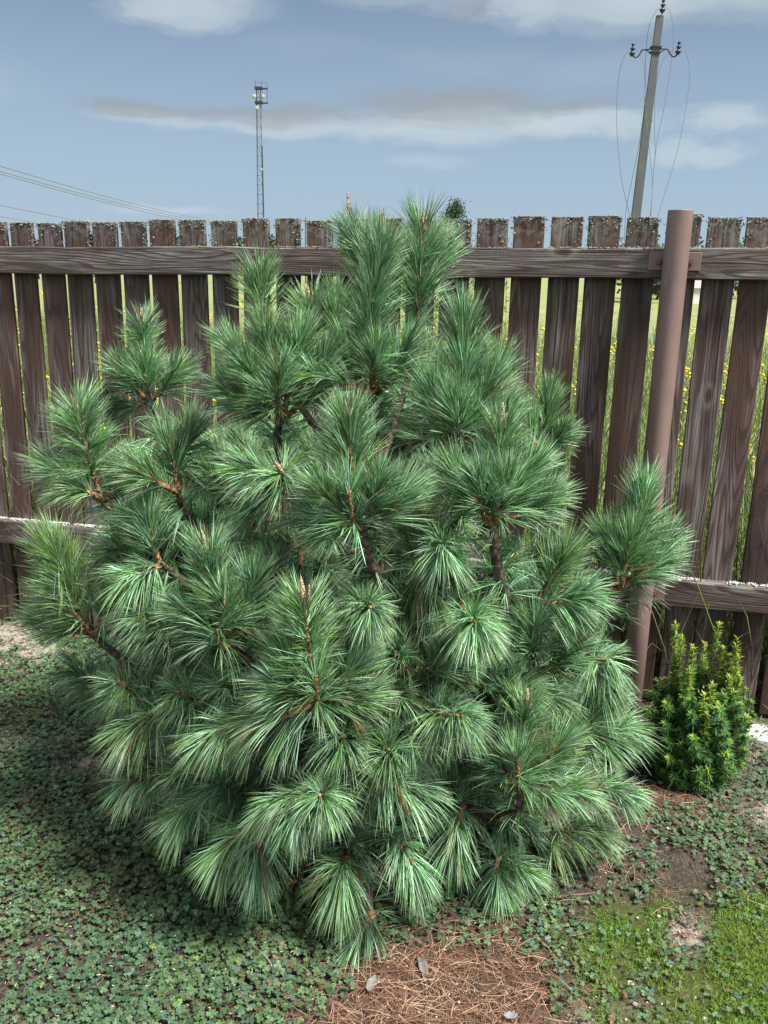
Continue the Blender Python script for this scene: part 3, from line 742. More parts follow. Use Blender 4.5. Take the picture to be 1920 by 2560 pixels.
branch([(350, 1545, .08), (420, 1570, .18)], [S((350, 1545, .08), (310, 1560, .03), (275, 1580, .0), y=.4, droop=.3, dens=1.1)], attach=.15)
tuftb(380, 1492, .04, .03, v=.85, dens=.9)
branch([(345, 1672, .08), (430, 1690, .18)], [S((345, 1672, .08), (300, 1685, .04), (265, 1690, .02), droop=.3, v=.9, y=.2)], attach=.1)
tuftb(690, 1718, -.05, .02, dens=1.4, v=1.1, y=.15)
branch([(700, 1722, .02)], [S((695, 1722, .02), (640, 1720, -.04), (585, 1735, -.06), droop=.31, dens=1.4, v=1.05), S((690, 1722, .0), (655, 1745, -.06), (635, 1775, -.08), droop=.33, dens=1.2, v=1.05)], attach=.15)
branch([(800, 1700, .05)], [S((800, 1700, .05), (850, 1698, .0), (890, 1705, -.02), droop=.3, dens=1.4)], attach=.2)
tuftb(1000, 1548, -.01, .03, dens=1.2, v=.95)
tuftb(882, 1590, .08, .03, dens=1.0, v=.7)
branch([(1125, 1700, .03), (1100, 1760, .12)], [
    S((1125, 1695, .03), (1128, 1600, .0), (1137, 1530, -.01), bud=.035, y=.3, dens=1.4), S((1120, 1695, .03), (1085, 1660, .0), (1060, 1620, .0), dens=1.1),
    S((1130, 1695, .03), (1175, 1650, .01), (1210, 1605, .01), y=.22, dens=1.2), S((1125, 1695, .0), (1120, 1680, -.07), (1115, 1630, -.1), dens=.6), S((1130, 1700, .03), (1190, 1710, .0), (1240, 1705, .0), y=.1)], attach=.12, thick=.012)
branch([(1078, 1850, .04)], [S((1078, 1845, .04), (1073, 1870, -.05), (1075, 1915, -.09), droop=.3, dens=1.6, ang=(35, 70)), S((1080, 1845, .04), (1110, 1870, -.03), (1135, 1890, -.05), droop=.3, dens=1.2)], attach=.08)
branch([(1170, 1805, .05)], [S((1170, 1805, .05), (1230, 1795, .0), (1285, 1790, -.02), y=.5, droop=.3, dens=1.3)], attach=.1)
branch([(1260, 1700, .12)], [S((1260, 1700, .12), (1310, 1705, .08), (1350, 1715, .06), droop=.25, y=.15)], attach=.1)
branch([(850, 1815, .04)], [S((850, 1815, .04), (872, 1835, -.02), (895, 1870, -.05), droop=.31, dens=1.4)], attach=.1)
branch([(745, 1850, .03)], [S((748, 1850, .03), (738, 1880, -.03), (735, 1925, -.06), droop=.3, dens=1.5)], attach=.08)
branch([(640, 1900, .05)], [S((640, 1900, .05), (600, 1925, .0), (565, 1945, -.02), droop=.3, dens=1.2)], attach=.06)
branch([(800, 1980, .05)], [S((805, 1975, .05), (785, 2005, .0), (770, 2030, -.02), droop=.3, dens=1.3, L=.11)], attach=.05)
branch([(470, 1700, .1)], [S((470, 1700, .1), (420, 1740, .04), (385, 1770, .02), droop=.3, dens=1.3, v=.9)], attach=.12)
branch([(560, 1770, .06)], [S((560, 1770, .06), (510, 1810, .01), (475, 1845, -.01), droop=.31, dens=1.4, v=.95), S((565, 1780, .06), (560, 1830, .0), (555, 1880, -.03), droop=.31, dens=1.2, v=.95)], attach=.1)
branch([(1000, 1740, .1)], [S((1000, 1740, .1), (985, 1790, .03), (975, 1830, .0), droop=.3, dens=1.1, v=.85)], attach=.1)
branch([(620, 1330, .12)], [S((620, 1330, .12), (600, 1270, .1), (585, 1220, .08), v=.85), S((620, 1330, .12), (630, 1370, .06), (640, 1400, .04), v=.8, droop=.3)], attach=.4)
branch([(650, 1180, .14)], [S((650, 1180, .14), (590, 1180, .1), (550, 1170, .08), v=.75, droop=.25), S((650, 1190, .14), (650, 1230, .1), (655, 1270, .08), v=.8, droop=.3)], attach=.5)
branch([(900, 1230, .14)], [S((900, 1230, .14), (890, 1180, .1), (885, 1140, .08), v=.8), S((900, 1240, .14), (930, 1290, .1), (940, 1320, .08), v=.85, droop=.3, y=.3)], attach=.45)
branch([(900, 1480, .14)], [S((900, 1480, .14), (870, 1440, .09), (855, 1400, .06), v=.8, droop=.25), S((905, 1480, .14), (940, 1440, .1), (950, 1400, .08), v=.8)], attach=.3)
branch([(1160, 1450, .12)], [S((1160, 1450, .12), (1150, 1400, .08), (1150, 1360, .06), v=.9), S((1165, 1450, .12), (1210, 1430, .08), (1235, 1400, .06), v=.9)], attach=.3)
for (x, y, d) in ((1000, 1120, .3), (1150, 1230, .32), (905, 1040, .3), (1100, 1220, .2), (420, 1120, .35), (960, 1230, .22), (1190, 1180, .25), (700, 1220, .2), (250, 1180, .1), (300, 1330, .08), (250, 1470, .06), (160, 1450, .04), (270, 1120, .12), (1120, 1490, .1), (1190, 1500, .12), (470, 1690, .08), (400, 1660, .1), (620, 1720, .06), (840, 1620, .05), (740, 1590, .04), (480, 1480, .08)):
    tuftb(x, y, d, .05, dens=1.3, v=.85, L=.12)
# interior and back-of-tree shoots so the crown is full from every side
for i in range(24):
    a0 = i*2.39996; zc = .14+.98*((i*.618+.1) % 1.0); back = sin(a0) > -.25
    r_ = crownR(zc); shs = []
    root = np.array([XC+.45*r_*cos(a0), YC+.45*r_*sin(a0), max(.08, zc-.13)])
    for q in range(9):
        a1 = a0+random.uniform(-.65, .65); rr = r_*random.uniform(.68, .95 if back else .9)*(.78 if zc > .9 and cos(a1) > .2 else 1.0); zz = zc+random.uniform(-.06, .16)
        tip = np.array([XC+rr*cos(a1), YC+rr*sin(a1), zz+.03])
        # keep clear of the fence
        if infence(tip[0], tip[1]) < .16: tip[:2] += fn*(.16-infence(tip[0], tip[1]))
        b0 = root+(tip-root)*.25
        shs.append(dict(p=[b0, (b0+tip)/2+np.array([0, 0, -.02]), tip], v=.92, dens=.85, droop=.10+.10*(zc < .6), y=.2))
    branch([root], shs, attach=max(.05, zc-.2))

# ------------------------------------------------------------------ yew
yb = ground(1728, 1945)
yew = empty('yew_shrub', tuple(yb), 'small upright yew with yellow green shoot tips beside the brown post', 'shrub')
def yew_shoot(base, tip, Lr, tipw):
    P = curve([base, (base+tip)/2+np.array([(tip[0]-base[0])*.25, (tip[1]-base[1])*.25, -.01]), tip], 14)
    mb = MB(); mb.tube(P, np.linspace(.003, .0012, len(P)), 6); o = mb.build('stem', M['ystem'], yew, True)
    ln = np.linalg.norm(np.diff(P, axis=0), axis=1).sum(); n = int(34+ln*1050)
    t = .12+.88*np.sort(rng.random(n)); cum = np.linspace(0, 1, len(P))
    O = np.stack([np.interp(t, cum, P[:, k]) for k in range(3)], -1); Tn = unit(np.gradient(P, axis=0)); T = unit(np.stack([np.interp(t, cum, Tn[:, k]) for k in range(3)], -1))
    rad = unit(np.cross(T, rng.normal(0, 1, (n, 3)))); th = np.radians(78-30*t**4+rng.normal(0, 9, n))
    D = unit(T*np.cos(th)[:, None]+rad*np.sin(th)[:, None]+np.array([0, 0, .12]))
    L = .025*(1-.35*t**5)*(1+rng.normal(0, .12, n)); Wd = .0038*np.ones(n)
    sd = unit(np.cross(D, T)); sd[np.isnan(sd)] = 0
    up = np.cross(sd, D)
    V = np.zeros((n, 6, 3)); 
    for j, (s, wv) in enumerate(((0, .3), (.45, 1.0), (1.0, .12))):
        c = O+D*(L*s)[:, None]-np.array([0, 0, 1.0])*(L*.18*s*s)[:, None]
        V[:, j*2] = c-sd*(Wd*wv*.5)[:, None]; V[:, j*2+1] = c+sd*(Wd*wv*.5)[:, None]
    base_i = (np.arange(n)*6)[:, None]
    Fc = np.stack([base_i+np.array([0, 1, 3, 2]), base_i+np.array([2, 3, 5, 4])], 1).reshape(-1, 4)
    # young growth is yellow green near the tip
    y = np.clip((t-(1-tipw))/tipw, 0, 1)[:, None]**1.3*.9*np.clip(tipw*2.6, 0, 1)
    col = np.array([.045, .13, .028])*(1-y)+np.array([.28, .42, .045])*y
    col = col*(1+rng.normal(0, .2, (n, 1)))
    me = npmesh('foliage', V.reshape(-1, 3), Fc, np.repeat(np.clip(col, .005, 1), 2, 0)); link('foliage', me, M['leaf'], o)
def yp(x, y, dY=0.0): return at(x, y, yb[1]+dY)-yb     # local
mains = [((1690, 1560), 0.0), ((1733, 1615), -.03), ((1797, 1560), .06), ((1845, 1595), .03), ((1762, 1605), .10), ((1782, 1710), -.08), ((1825, 1690), -.04), ((1762, 1735), -.10), ((1850, 1640), .0), ((1704, 1590), -.02), ((1655, 1700), .04)]
for (q, dY) in mains:
    tip = yp(q[0], q[1], dY); base = np.array([tip[0]*.25, tip[1]*.25, .04]); yew_shoot(base, tip, 0, random.uniform(.3, .55)); yew_shoot(base, tip*np.array([1, 1, .9])+np.array([random.uniform(-.02, .02), random.uniform(-.02, .02), -.02]), 0, .4); 
for i in range(190):
    a = i*2.39996; zz = .025+.29*(i/190)**.9; rr = (.135+.03*sin(i*1.3))*math.sqrt(max(.2, 1-((zz-.16)/.26)**2))
    tip = np.array([rr*cos(a), rr*sin(a)*.85, zz+random.uniform(.0, .025)]); base = np.array([tip[0]*.4, tip[1]*.4, max(.02, zz-.025)]); yew_shoot(base, tip, 0, .10 if i % 3 else .3)

# ------------------------------------------------------------------ clover / wood sorrel carpet
def leaflet_mesh(name, XY, size, col_fn, lift=(.006, .03)):
    """trifoliate leaves: three folded heart-shaped leaflets on a short stalk"""
    N = len(XY); z0 = gheight(XY[:, 0], XY[:, 1])+lift[0]+(lift[1]-lift[0])*rng.random(N)*(size/.012)
    nrm_ = unit(np.stack([rng.normal(0, .28, N), rng.normal(0, .28, N)-.1, np.ones(N)], -1))
    a = unit(np.cross(nrm_, np.tile([0.0, 1, 0.05], (N, 1)))); b2 = np.cross(nrm_, a); rot = rng.random(N)*2*pi
    heart = [(0.0, 0.0), (.42, .30), (.55, .72), (.36, 1.0), (0.0, .80), (-.36, 1.0), (-.55, .72), (-.42, .30)]
    Vs = []; Fs = []; Ts = []; col = col_fn(XY)
    for l in range(3):
        th = rot+l*2*pi/3+rng.normal(0, .06, N); d = a*np.cos(th)[:, None]+b2*np.sin(th)[:, None]; s = np.cross(nrm_, d)
        fold = rng.uniform(.05, .35, N); drp = rng.uniform(-.1, .25, N)
        P = np.zeros((N, 8, 3)); c = np.stack([XY[:, 0], XY[:, 1], z0], -1)
        for j, (u, v) in enumerate(heart):
            P[:, j] = c+(s*u+d*v)*size[:, None]+nrm_*((abs(u)*fold-drp*v*v)*size)[:, None]
        bi = (np.arange(N)*8)[:, None]+l*N*8
        Fs.append(bi+np.array([0, 1, 2, 3])); Fs.append(bi+np.array([0, 3, 4, 4])[:4]) if False else None
        Fs.append(bi+np.array([4, 5, 6, 7]))
        Vs.append(P.reshape(-1, 3)); Ts += [col*(1+rng.normal(0, .08, (N, 1)))]*2
    tri = []
    for l in range(3):
        bi = (np.arange(N)*8)[:, None]+l*N*8
        tri += [bi+np.array([0, 3, 4]), bi+np.array([0, 4, 7])]
        Ts += [col]*2
    # order: quads in sequence, then tris
    quads = np.concatenate(Fs); tint = np.concatenate(Ts[:6]+Ts[6:]) if False else None
    q_t = []; 
    return Vs, quads, np.concatenate(tri), col
def clover(name, XY, size, col_fn, label):
    Vs, quads, tri, col = leaflet_mesh(name, XY, size, col_fn)
    tint = np.concatenate([col]*6+[col]*6)*(1+rng.normal(0, .07, (len(XY)*12, 1)))
    me = npmesh(name, np.concatenate(Vs), [quads, tri], np.clip(tint, .004, 1))
    return tag(link(name, me, M['leaf']), label, 'ground cover', kind='stuff')
def scatter(n, x0, x1, y0, y1): return np.stack([rng.uniform(x0, x1, n), rng.uniform(y0, y1, n)], -1)
XY = scatter(190000, -2.2, 2.2, 1.15, 3.75)
lit, mos, snd, bar, px, py = masks(XY[:, 0], XY[:, 1])
clump = fbm(XY[:, 0], XY[:, 1], 9, 11)
dens = np.where(px < 880, .72, .62)*(1-np.clip(bar*1.2-.08, 0, 1))*(1-np.clip(mos*.95, 0, .82))
dens *= np.clip((clump-.17)*np.where(px < 880, 6, 5.5), .1, 1.2)
dens *= (infence(XY[:, 0], XY[:, 1]) > .06)
# the right-hand side grows in patches
dens = np.where(px > 900, dens*np.clip((fbm(XY[:, 0], XY[:, 1], 7, 21)-.30)*8, .0, 1.1), dens)
under = np.hypot(XY[:, 0]-XC, XY[:, 1]-YC) < .45; dens = np.where(under, dens*.25, dens)
keep = rng.random(len(XY)) < dens; XY = XY[keep]; px = px[keep]; py = py[keep]
big = 1+.35*bl(px, py, 620, 2100, 260, 260)-.2*bl(px, py, 100, 2350, 300, 200)
size = (.0050+.0045*rng.random(len(XY)))*big*np.where(px > 1400, .85, 1.0)
def ccol(XY):
    n = len(XY); h = fbm(XY[:, 0], XY[:, 1], 4, 31)[:, None]; r = rng.random((n, 1))
    c = np.array([.050, .110, .055])*(1-h)+np.array([.11, .17, .055])*h
    sel = rng.random(n); c = np.where((sel < .16)[:, None], np.array([.075, .14, .085]), c)
    c = np.where(((sel > .86) & (fbm(XY[:, 0], XY[:, 1], 9, 33) > .5))[:, None], np.array([.13, .085, .045]), c)
    c = np.where((sel > .985)[:, None], np.array([.15, .20, .05]), c); c = np.where(((sel > .7) & (sel < .8))[:, None], np.array([.09, .10, .045]), c)
    return np.array([.80, .84, .90])*c*(1+rng.normal(0, .24, (n, 1)))
clover('clover', XY, size, ccol, 'low carpet of small three leaved clover covering the ground')

# moss / fine grass
XY = scatter(230000, .2, 1.8, 1.2, 2.6)
lit, mos, snd, bar, px, py = masks(XY[:, 0], XY[:, 1])
keep = rng.random(len(XY)) < np.clip(mos*1.1-.15, 0, 1)*np.clip((fbm(XY[:, 0], XY[:, 1], 12, 41)-.33)*5, .04, 1); XY = XY[keep]; mk = mos[keep]; N = len(XY)
O = np.stack([XY[:, 0], XY[:, 1], gheight(XY[:, 0], XY[:, 1])-.001], -1); D = unit(np.stack([rng.normal(0, .6, N), rng.normal(0, .6, N), np.ones(N)], -1))
h = fbm(XY[:, 0], XY[:, 1], 6, 43)[:, None]; c = (np.array([.10, .27, .03])*h+np.array([.19, .24, .045])*(1-h))*(1+rng.normal(0, .25, (N, 1)))
V, Fc, T = make_prisms(O, D, rng.uniform(.007, .026, N)*(.5+fbm(XY[:, 0], XY[:, 1], 16, 41)), np.full(N, .0017), np.full(N, .2), np.clip(c, .01, 1), np.clip(c*1.15, .01, 1), segs=(0, .5, 1.0), wprof=(.8, 1.0, .2))
tag(link('moss', npmesh('moss', V, Fc, T), M['leaf']), 'bright green moss and fine grass in the lower right corner', 'moss', kind='stuff')

# fallen needles
XY = scatter(110000, -.9, 1.8, 1.2, 2.9)
lit, mos, snd, bar, px, py = masks(XY[:, 0], XY[:, 1])
dd = np.clip(lit*.5+.03*bar+.008, 0, 1)*(1-mos*.8); dd = np.where(np.hypot(XY[:, 0]-XC, XY[:, 1]-YC) < .6, np.maximum(dd, .08), dd)
keep = rng.random(len(XY)) < dd*.8; XY = XY[keep]; N = len(XY)
ph = rng.random(N)*2*pi; D = unit(np.stack([np.cos(ph), np.sin(ph), rng.normal(.02, .1, N)], -1)); L = rng.uniform(.03, .085, N)
O = np.stack([XY[:, 0], XY[:, 1], gheight(XY[:, 0], XY[:, 1])+rng.uniform(.002, .014, N)], -1)
curl = np.stack([-np.sin(ph), np.cos(ph), np.zeros(N)], -1)*rng.normal(0, .4, N)[:, None]
sel = rng.random((N, 1)); c = np.where(sel < .5, np.array([.235, .12, .075]), np.where(sel < .8, np.array([.40, .28, .20]), np.array([.12, .07, .05])))*(1+rng.normal(0, .2, (N, 1)))
V, Fc, T = make_prisms(O, D, L, np.full(N, .0013), np.full(N, .03), np.clip(c, .01, 1), np.clip(c*1.2, .01, 1), curl=curl, wprof=(.7, 1, .9, .3))
tag(link('fallen_needles', npmesh('fallen_needles', V, Fc, T), M['dry']), 'mat of orange brown fallen pine needles under the tree', 'leaf litter', kind='stuff')


# grit: pale grains and crumbs of soil
XY = scatter(110000, -2.0, 2.0, 1.2, 3.5)
lit, mos, snd, bar, px, py = masks(XY[:, 0], XY[:, 1])
keep = (rng.random(len(XY)) < np.clip(snd*.5+bar*.35+.06, 0, .75)) & (infence(XY[:, 0], XY[:, 1]) > .0); XY = XY[keep]; N = len(XY)
r = np.exp(rng.normal(-6.2, .45, N))*.95; c0 = np.stack([XY[:, 0], XY[:, 1], gheight(XY[:, 0], XY[:, 1])+r*.3], -1)
octv = np.array([[1, 0, 0], [0, 1, 0], [-1, 0, 0], [0, -1, 0], [0, 0, .8], [0, 0, -.5]], float)
V = c0[:, None]+octv[None]*r[:, None, None]*rng.uniform(.6, 1.3, (N, 6, 1)); bi = (np.arange(N)*6)[:, None]
tri = np.stack([bi+np.array(q) for q in ((0, 1, 4), (1, 2, 4), (2, 3, 4), (3, 0, 4), (1, 0, 5), (2, 1, 5), (3, 2, 5), (0, 3, 5))], 1).reshape(-1, 3)
sel = rng.random((N, 1)); ps_ = (.2+.5*snd[keep])[:, None]; c = np.where(sel < ps_, np.array([.50, .42, .35]), np.where(sel < ps_+.22, np.array([.20, .16, .13]), np.array([.025, .02, .017])))*(1+rng.normal(0, .2, (N, 1)))
tag(link('gravel', npmesh('gravel', V.reshape(-1, 3), tri, np.repeat(np.clip(c, .01, .8), 8, 0)), M['dry']), 'fine pale grit and soil crumbs on the bare patches', 'gravel', kind='stuff')

# pale seed husks on the clover (tiny)
XY = scatter(900, -1.6, .3, 1.3, 2.9); N = len(XY); ph = rng.random(N)*2*pi
O = np.stack([XY[:, 0], XY[:, 1], gheight(XY[:, 0], XY[:, 1])+rng.uniform(.02, .032, N)], -1); D = unit(np.stack([np.cos(ph), np.sin(ph), rng.normal(0, .3, N)], -1))
c = np.tile([.62, .48, .30], (N, 1))*(1+rng.normal(0, .2, (N, 1)))
V, Fc, T = make_prisms(O, D, rng.uniform(.004, .010, N), np.full(N, .0022), np.zeros(N), np.clip(c, 0, .9), np.clip(c, 0, .9), segs=(0, .5, 1), wprof=(.2, 1, .2))
tag(link('seed_husks', npmesh('seed_husks', V, Fc, T), M['dry']), 'tiny pale seed husks scattered over the clover', 'seed husks', kind='stuff')

# a few single things on the litter
def curled_leaf(px, py, L, Wd, rot, col, label, z=.014):
    c = ground(px, py); V = []; nx, ny = 8, 5
    for i in range(nx):
        for j in range(ny):
            u = i/(nx-1)*2-1; v = j/(ny-1)*2-1; wdt = Wd*math.sqrt(max(.03, 1-u*u))*(1+.15*sin(7*u+rot))
            x = u*L/2+.003*sin(v*5); y = v*wdt/2; zz = z+.35*Wd*v*v+.12*L*u*u*sin(rot*3)+.002*sin(9*u+5*v)
            V.append((x*cos(rot)-y*sin(rot), x*sin(rot)+y*cos(rot), zz))
    f = [(i*ny+j, (i+1)*ny+j, (i+1)*ny+j+1, i*ny+j+1) for i in range(nx-1) for j in range(ny-1)]
    mb = MB().add(V, f); o = mb.build('dead_leaf', plain('dead_leaf', col, .9, 0, .4, 120), None, True); o.location = (c[0], c[1], float(gheight(c[0], c[1])))
    sol = o.modifiers.new('s', 'SOLIDIFY'); sol.thickness = .0009
    tag(o, label, 'leaf', 'dead leaves on the fallen needles')
curled_leaf(1057, 2425, .085, .018, 1.75, (.17, .155, .15), 'long grey curled dead leaf lying upright on the fallen needles')
curled_leaf(932, 2470, .045, .022, 1.2, (.19, .175, .17), 'short grey dead leaf at the left edge of the fallen needles')
curled_leaf(1275, 2550, .025, .018, .4, (.22, .22, .23), 'small pale grey dead leaf at the bottom edge of the photo')
def pebble(px, py, r, label):
    c = ground(px, py); bm_v = []; n1_, n2_ = 7, 10
    mb = MB(); V = []
    for i in range(n1_):
        for j in range(n2_):
            th = pi*i/(n1_-1); p_ = 2*pi*j/n2_; q = 1+.15*sin(3*p_+i+px)
            V.append((r*q*sin(th)*cos(p_), r*.8*q*sin(th)*sin(p_), r*.6*cos(th)))
    mb.add(V, [(i*n2_+j, (i+1)*n2_+j, (i+1)*n2_+(j+1) % n2_, i*n2_+(j+1) % n2_) for i in range(n1_-1) for j in range(n2_)])
    o = mb.build('pebble', M['peb'], None, True); o.location = (c[0], c[1], float(gheight(c[0], c[1]))+r*.35); tag(o, label, 'stone', 'pale pebbles on the soil')
M['peb'] = plain('pale_pebble', (.62, .58, .53), .8, 0, .2, 60)
pebble(1577, 2449, .008, 'largest white pebble, between the clover and the moss')
pebble(1765, 2535, .0065, 'whitish pebble near the lower edge of the moss')
pebble(1620, 2498, .004, 'tiny white pebble just below the largest white pebble')
pebble(1697, 2390, .006, 'white pebble in the pale gravel patch between the moss')
# concrete slab edge at the fence foot on the right
c = ground(1925, 1868); mb = MB(); mb.box((c[0]+.14, c[1]+.02, .012), (.20, -.045, 0), (.012, .055, 0), (0, 0, .016), .005)
o = mb.build('concrete_slab', plain('pale_concrete', (.46, .46, .45), .9, 0, .3, 40, bump=.4), None); tag(o, 'pale grey concrete slab lying at the fence foot right of the yew', 'slab')

# dry grass and weeds at the fence foot and in the meadow behind
def blades(n, region, Lr, W, cols, lean=.35, droop=.3, name='meadow_grass', label='', cat='grass', zmul=None):
    XY = region(n); N = len(XY); O = np.stack([XY[:, 0], XY[:, 1], np.full(N, -.01)+gheight(XY[:, 0], XY[:, 1])], -1)
    D = unit(np.stack([rng.normal(0, lean, N), rng.normal(0, lean, N), np.ones(N)], -1)); L = rng.uniform(*Lr, N)
    if zmul is not None: L = L*zmul(XY)
    k = rng.integers(0, len(cols), N); c = np.array(cols)[k]*(1+rng.normal(0, .2, (N, 1)))
    V, Fc, T = make_prisms(O, D, L, W*np.ones(N)*(1+rng.random(N)), np.abs(rng.normal(droop, .15, N)), np.clip(c, .01, 1), np.clip(c*1.1, .01, 1))
    return tag(link(name, npmesh(name, V, Fc, T), M['leaf']), label, cat, kind='stuff')
def strip(n, d0, d1, p=1.0):
    def reg(_):
        s = rng.uniform(-2.6, 6.2, n); d = d0+(d1-d0)*rng.random(n)**p
        spread = 1+d/3.2; s = 1.8+(s-1.8)*spread*.8
        P = FL[None]+fu[None]*s[:, None]-fn[None]*d[:, None]
        return P
    return reg
straw = [(.42, .36, .18), (.24, .21, .09), (.16, .19, .05), (.12, .18, .045)]
green = [(.12, .22, .05), (.17, .27, .07), (.08, .16, .045), (.24, .28, .10), (.40, .37, .18)]
blades(16000, strip(16000, .08, 1.1), (.35, 1.0), .003, green+straw, .22, .25, 'meadow_grass', 'tall tangled meadow grass just behind the fence', zmul=None)
blades(30000, strip(30000, .7, 16, 1.4), (.45, 1.2), .0055, green, .25, .25, 'meadow_grass', 'tall green and straw coloured meadow grass stretching away behind the fence')
blades(4500, strip(4500, .04, .4), (.12, .45), .0028, [(.34, .28, .17), (.25, .20, .12), (.13, .16, .05)], .8, .5, 'dry_grass', 'dry straw tangled at the foot of the fence behind the boards')
def foot(n):
    s = rng.uniform(-.6, 4.2, n); d = np.abs(rng.normal(0, .04, n)); return FL[None]+fu[None]*s[:, None]+fn[None]*(d[:, None]+.0)
blades(1500, foot, (.02, .09), .003, [(.07, .13, .03), (.10, .16, .04), (.30, .25, .15)], .7, .5, 'grass_tufts', 'short green grass tufts along the foot of the fence')
# yellow flower heads
P0 = strip(600, .35, 9, 1.3)(0); N0 = len(P0); Vv = []; Ff = []; Tt = []
O = []; hd = []
for p in P0:
    h = random.uniform(.75, 1.28); O.append((p[0], p[1], h))
O = np.array(O); K = 14
cc = np.repeat(O, K, 0)+rng.normal(0, 1, (N0*K, 3))*np.array([.035, .035, .022]); N = len(cc)
r = rng.uniform(.006, .012, N); V = cc[:, None]+octv[None]*r[:, None, None]; bi = (np.arange(N)*6)[:, None]
tri = np.stack([bi+np.array(q) for q in ((0, 1, 4), (1, 2, 4), (2, 3, 4), (3, 0, 4), (1, 0, 5), (2, 1, 5), (3, 2, 5), (0, 3, 5))], 1).reshape(-1, 3)
c = np.array([.75, .60, .03])*(1+rng.normal(0, .15, (N, 1)))
Vs_, Fs_, Ts_ = make_prisms(np.stack([O[:, 0], O[:, 1], np.zeros(N0)], -1), np.tile([0, 0, 1.0], (N0, 1)), O[:, 2], np.full(N0, .004), np.zeros(N0), np.tile([.12, .17, .04], (N0, 1)), np.tile([.12, .17, .04], (N0, 1)))
me = npmesh('yellow_flowers', np.concatenate([V.reshape(-1, 3), Vs_]), [tri, Fs_+N*6], np.concatenate([np.repeat(np.clip(c, 0, .9), 8, 0), Ts_]))
tag(link('yellow_flowers', me, M['leaf']), 'yellow flower heads among the meadow grass behind the fence', 'flowers', kind='stuff')

# ------------------------------------------------------------------ trees beyond
def tree(name, base, H, Wd, n, leaf, col, label, shape='round', trunk_r=.06, group=None, seed=0, lf=None):
    rs = np.random.default_rng(seed+100); e = empty(name, tuple(base), label, 'tree', group)
    mb = MB(); pts = [np.array([0.02*H*sin(k*1.3+seed), .02*H*cos(k+seed)-.02*H, H*.95*k/8]) for k in range(9)]; pts[0][:2] = 0
    mb.tube(pts, [trunk_r*(1-.88*k/8) for k in range(9)], 7)
    lobes = []
    for k in range(16):
        t = .22+.75*k/15; a = k*2.4+seed; rr = Wd*.5*((1-t)**.7*1.15+.06 if shape == 'cone' else math.sqrt(max(.08, 1-((t-.6)/.42)**2)))*rs.uniform(.7, 1.1)
        b0 = np.array([np.interp(t*H*.9, [p[2] for p in pts], [p[q] for p in pts]) for q in range(3)]); tip = b0+np.array([rr*cos(a), rr*sin(a), rr*.6+.02*H])
        mb.tube([b0, (b0+tip)/2+np.array([0, 0, -.02*H]), tip], [trunk_r*.35*(1-t*.6), trunk_r*.2*(1-t*.6), trunk_r*.06], 5); lobes.append((b0, tip, rr))
    mb.build('trunk', M['bark'], e, True)
    O = []
    for q in range(n):
        b0, tip, rr = lobes[rs.integers(0, 16)]; f = rs.random()**.6; O.append(b0+(tip-b0)*f+rs.normal(0, .16*rr+.02*H, 3)*np.array([1, 1, .9]))
    O = np.array(O); nn = unit(rs.normal(0, 1, (n, 3))); a = unit(np.cross(nn, rs.normal(0, 1, (n, 3)))); b2 = np.cross(nn, a); s = leaf*rs.uniform(.6, 1.3, (n, 1))
    V = np.stack([O-a*s, O-b2*s*.45, O+a*s, O+b2*s*.45], 1).reshape(-1, 3); Fc = (np.arange(n)*4)[:, None]+np.arange(4)
    c = np.array(col)*(1+rs.normal(0, .28, (n, 1))); c = np.clip(c, .008, 1)
    link('crown', npmesh('crown', V, Fc, c), M['leaf'], e)
b_ = at(1138, 560, 20); tree('birch_tree', (b_[0], b_[1], 0), 3.3, .95, 8000, .03, (.045, .085, .035), 'slender green tree tip rising above the fence behind the pine leader', 'cone', .04, seed=3)
far = [(232, 595, 95, 3.2, 'far dark green tree seen in the gap right of the fourth board from the left'), (465, 600, 110, 5.0, 'far tree in the gap beside the tower, left of it'), (590, 606, 110, 4.0, 'rounded far tree seen just left of the lattice tower foot'),
       (680, 600, 120, 5, 'far tree seen right of the lattice tower foot'), (90, 602, 120, 5, 'leftmost far tree seen in a narrow gap between boards'), (1605, 676, 60, 7, 'far bush seen under the rail just left of the brown post'),
       (1650, 668, 70, 8, 'dark green far tree seen between rail and meadow left of the brown post'), (1742, 668, 75, 9, 'dark far tree seen right of the brown post under the rail'), (1858, 664, 80, 9, 'far tree seen at the right edge of the photo under the rail'), (1920, 668, 90, 8, 'rightmost far tree seen beside the last board')]
for i, (x, y, D_, wd, lb) in enumerate(far):
    p = at(x, y, D_); tree('far_tree', (p[0], p[1], 0), float(p[2])+.2, wd, 1500, .22, (.030, .055, .028), lb, 'round', .12, 'far trees on the horizon', seed=i+7)
# small far house glimpsed through the gap right of the post
p = at(1752, 716, 60); hs_ = empty('far_house', (p[0], p[1], 0), 'tiny far house with pale wall seen through the gap right of the brown post', 'house')
mb = MB(); mb.box((0, 0, .5), (1.2, 0, 0), (0, 1, 0), (0, 0, .5)); mb.build('wall', M['wallw'], hs_)
mb = MB(); mb.add([(-1.35, -1.15, 1.003), (1.35, -1.15, 1.003), (1.35, 1.15, 1.003), (-1.35, 1.15, 1.003), (-1.35, 0, 1.5), (1.35, 0, 1.5)], [(0, 1, 5, 4), (2, 3, 4, 5), (0, 4, 3), (1, 2, 5), (3, 2, 1, 0)]); mb.build('roof', M['roof'], hs_)
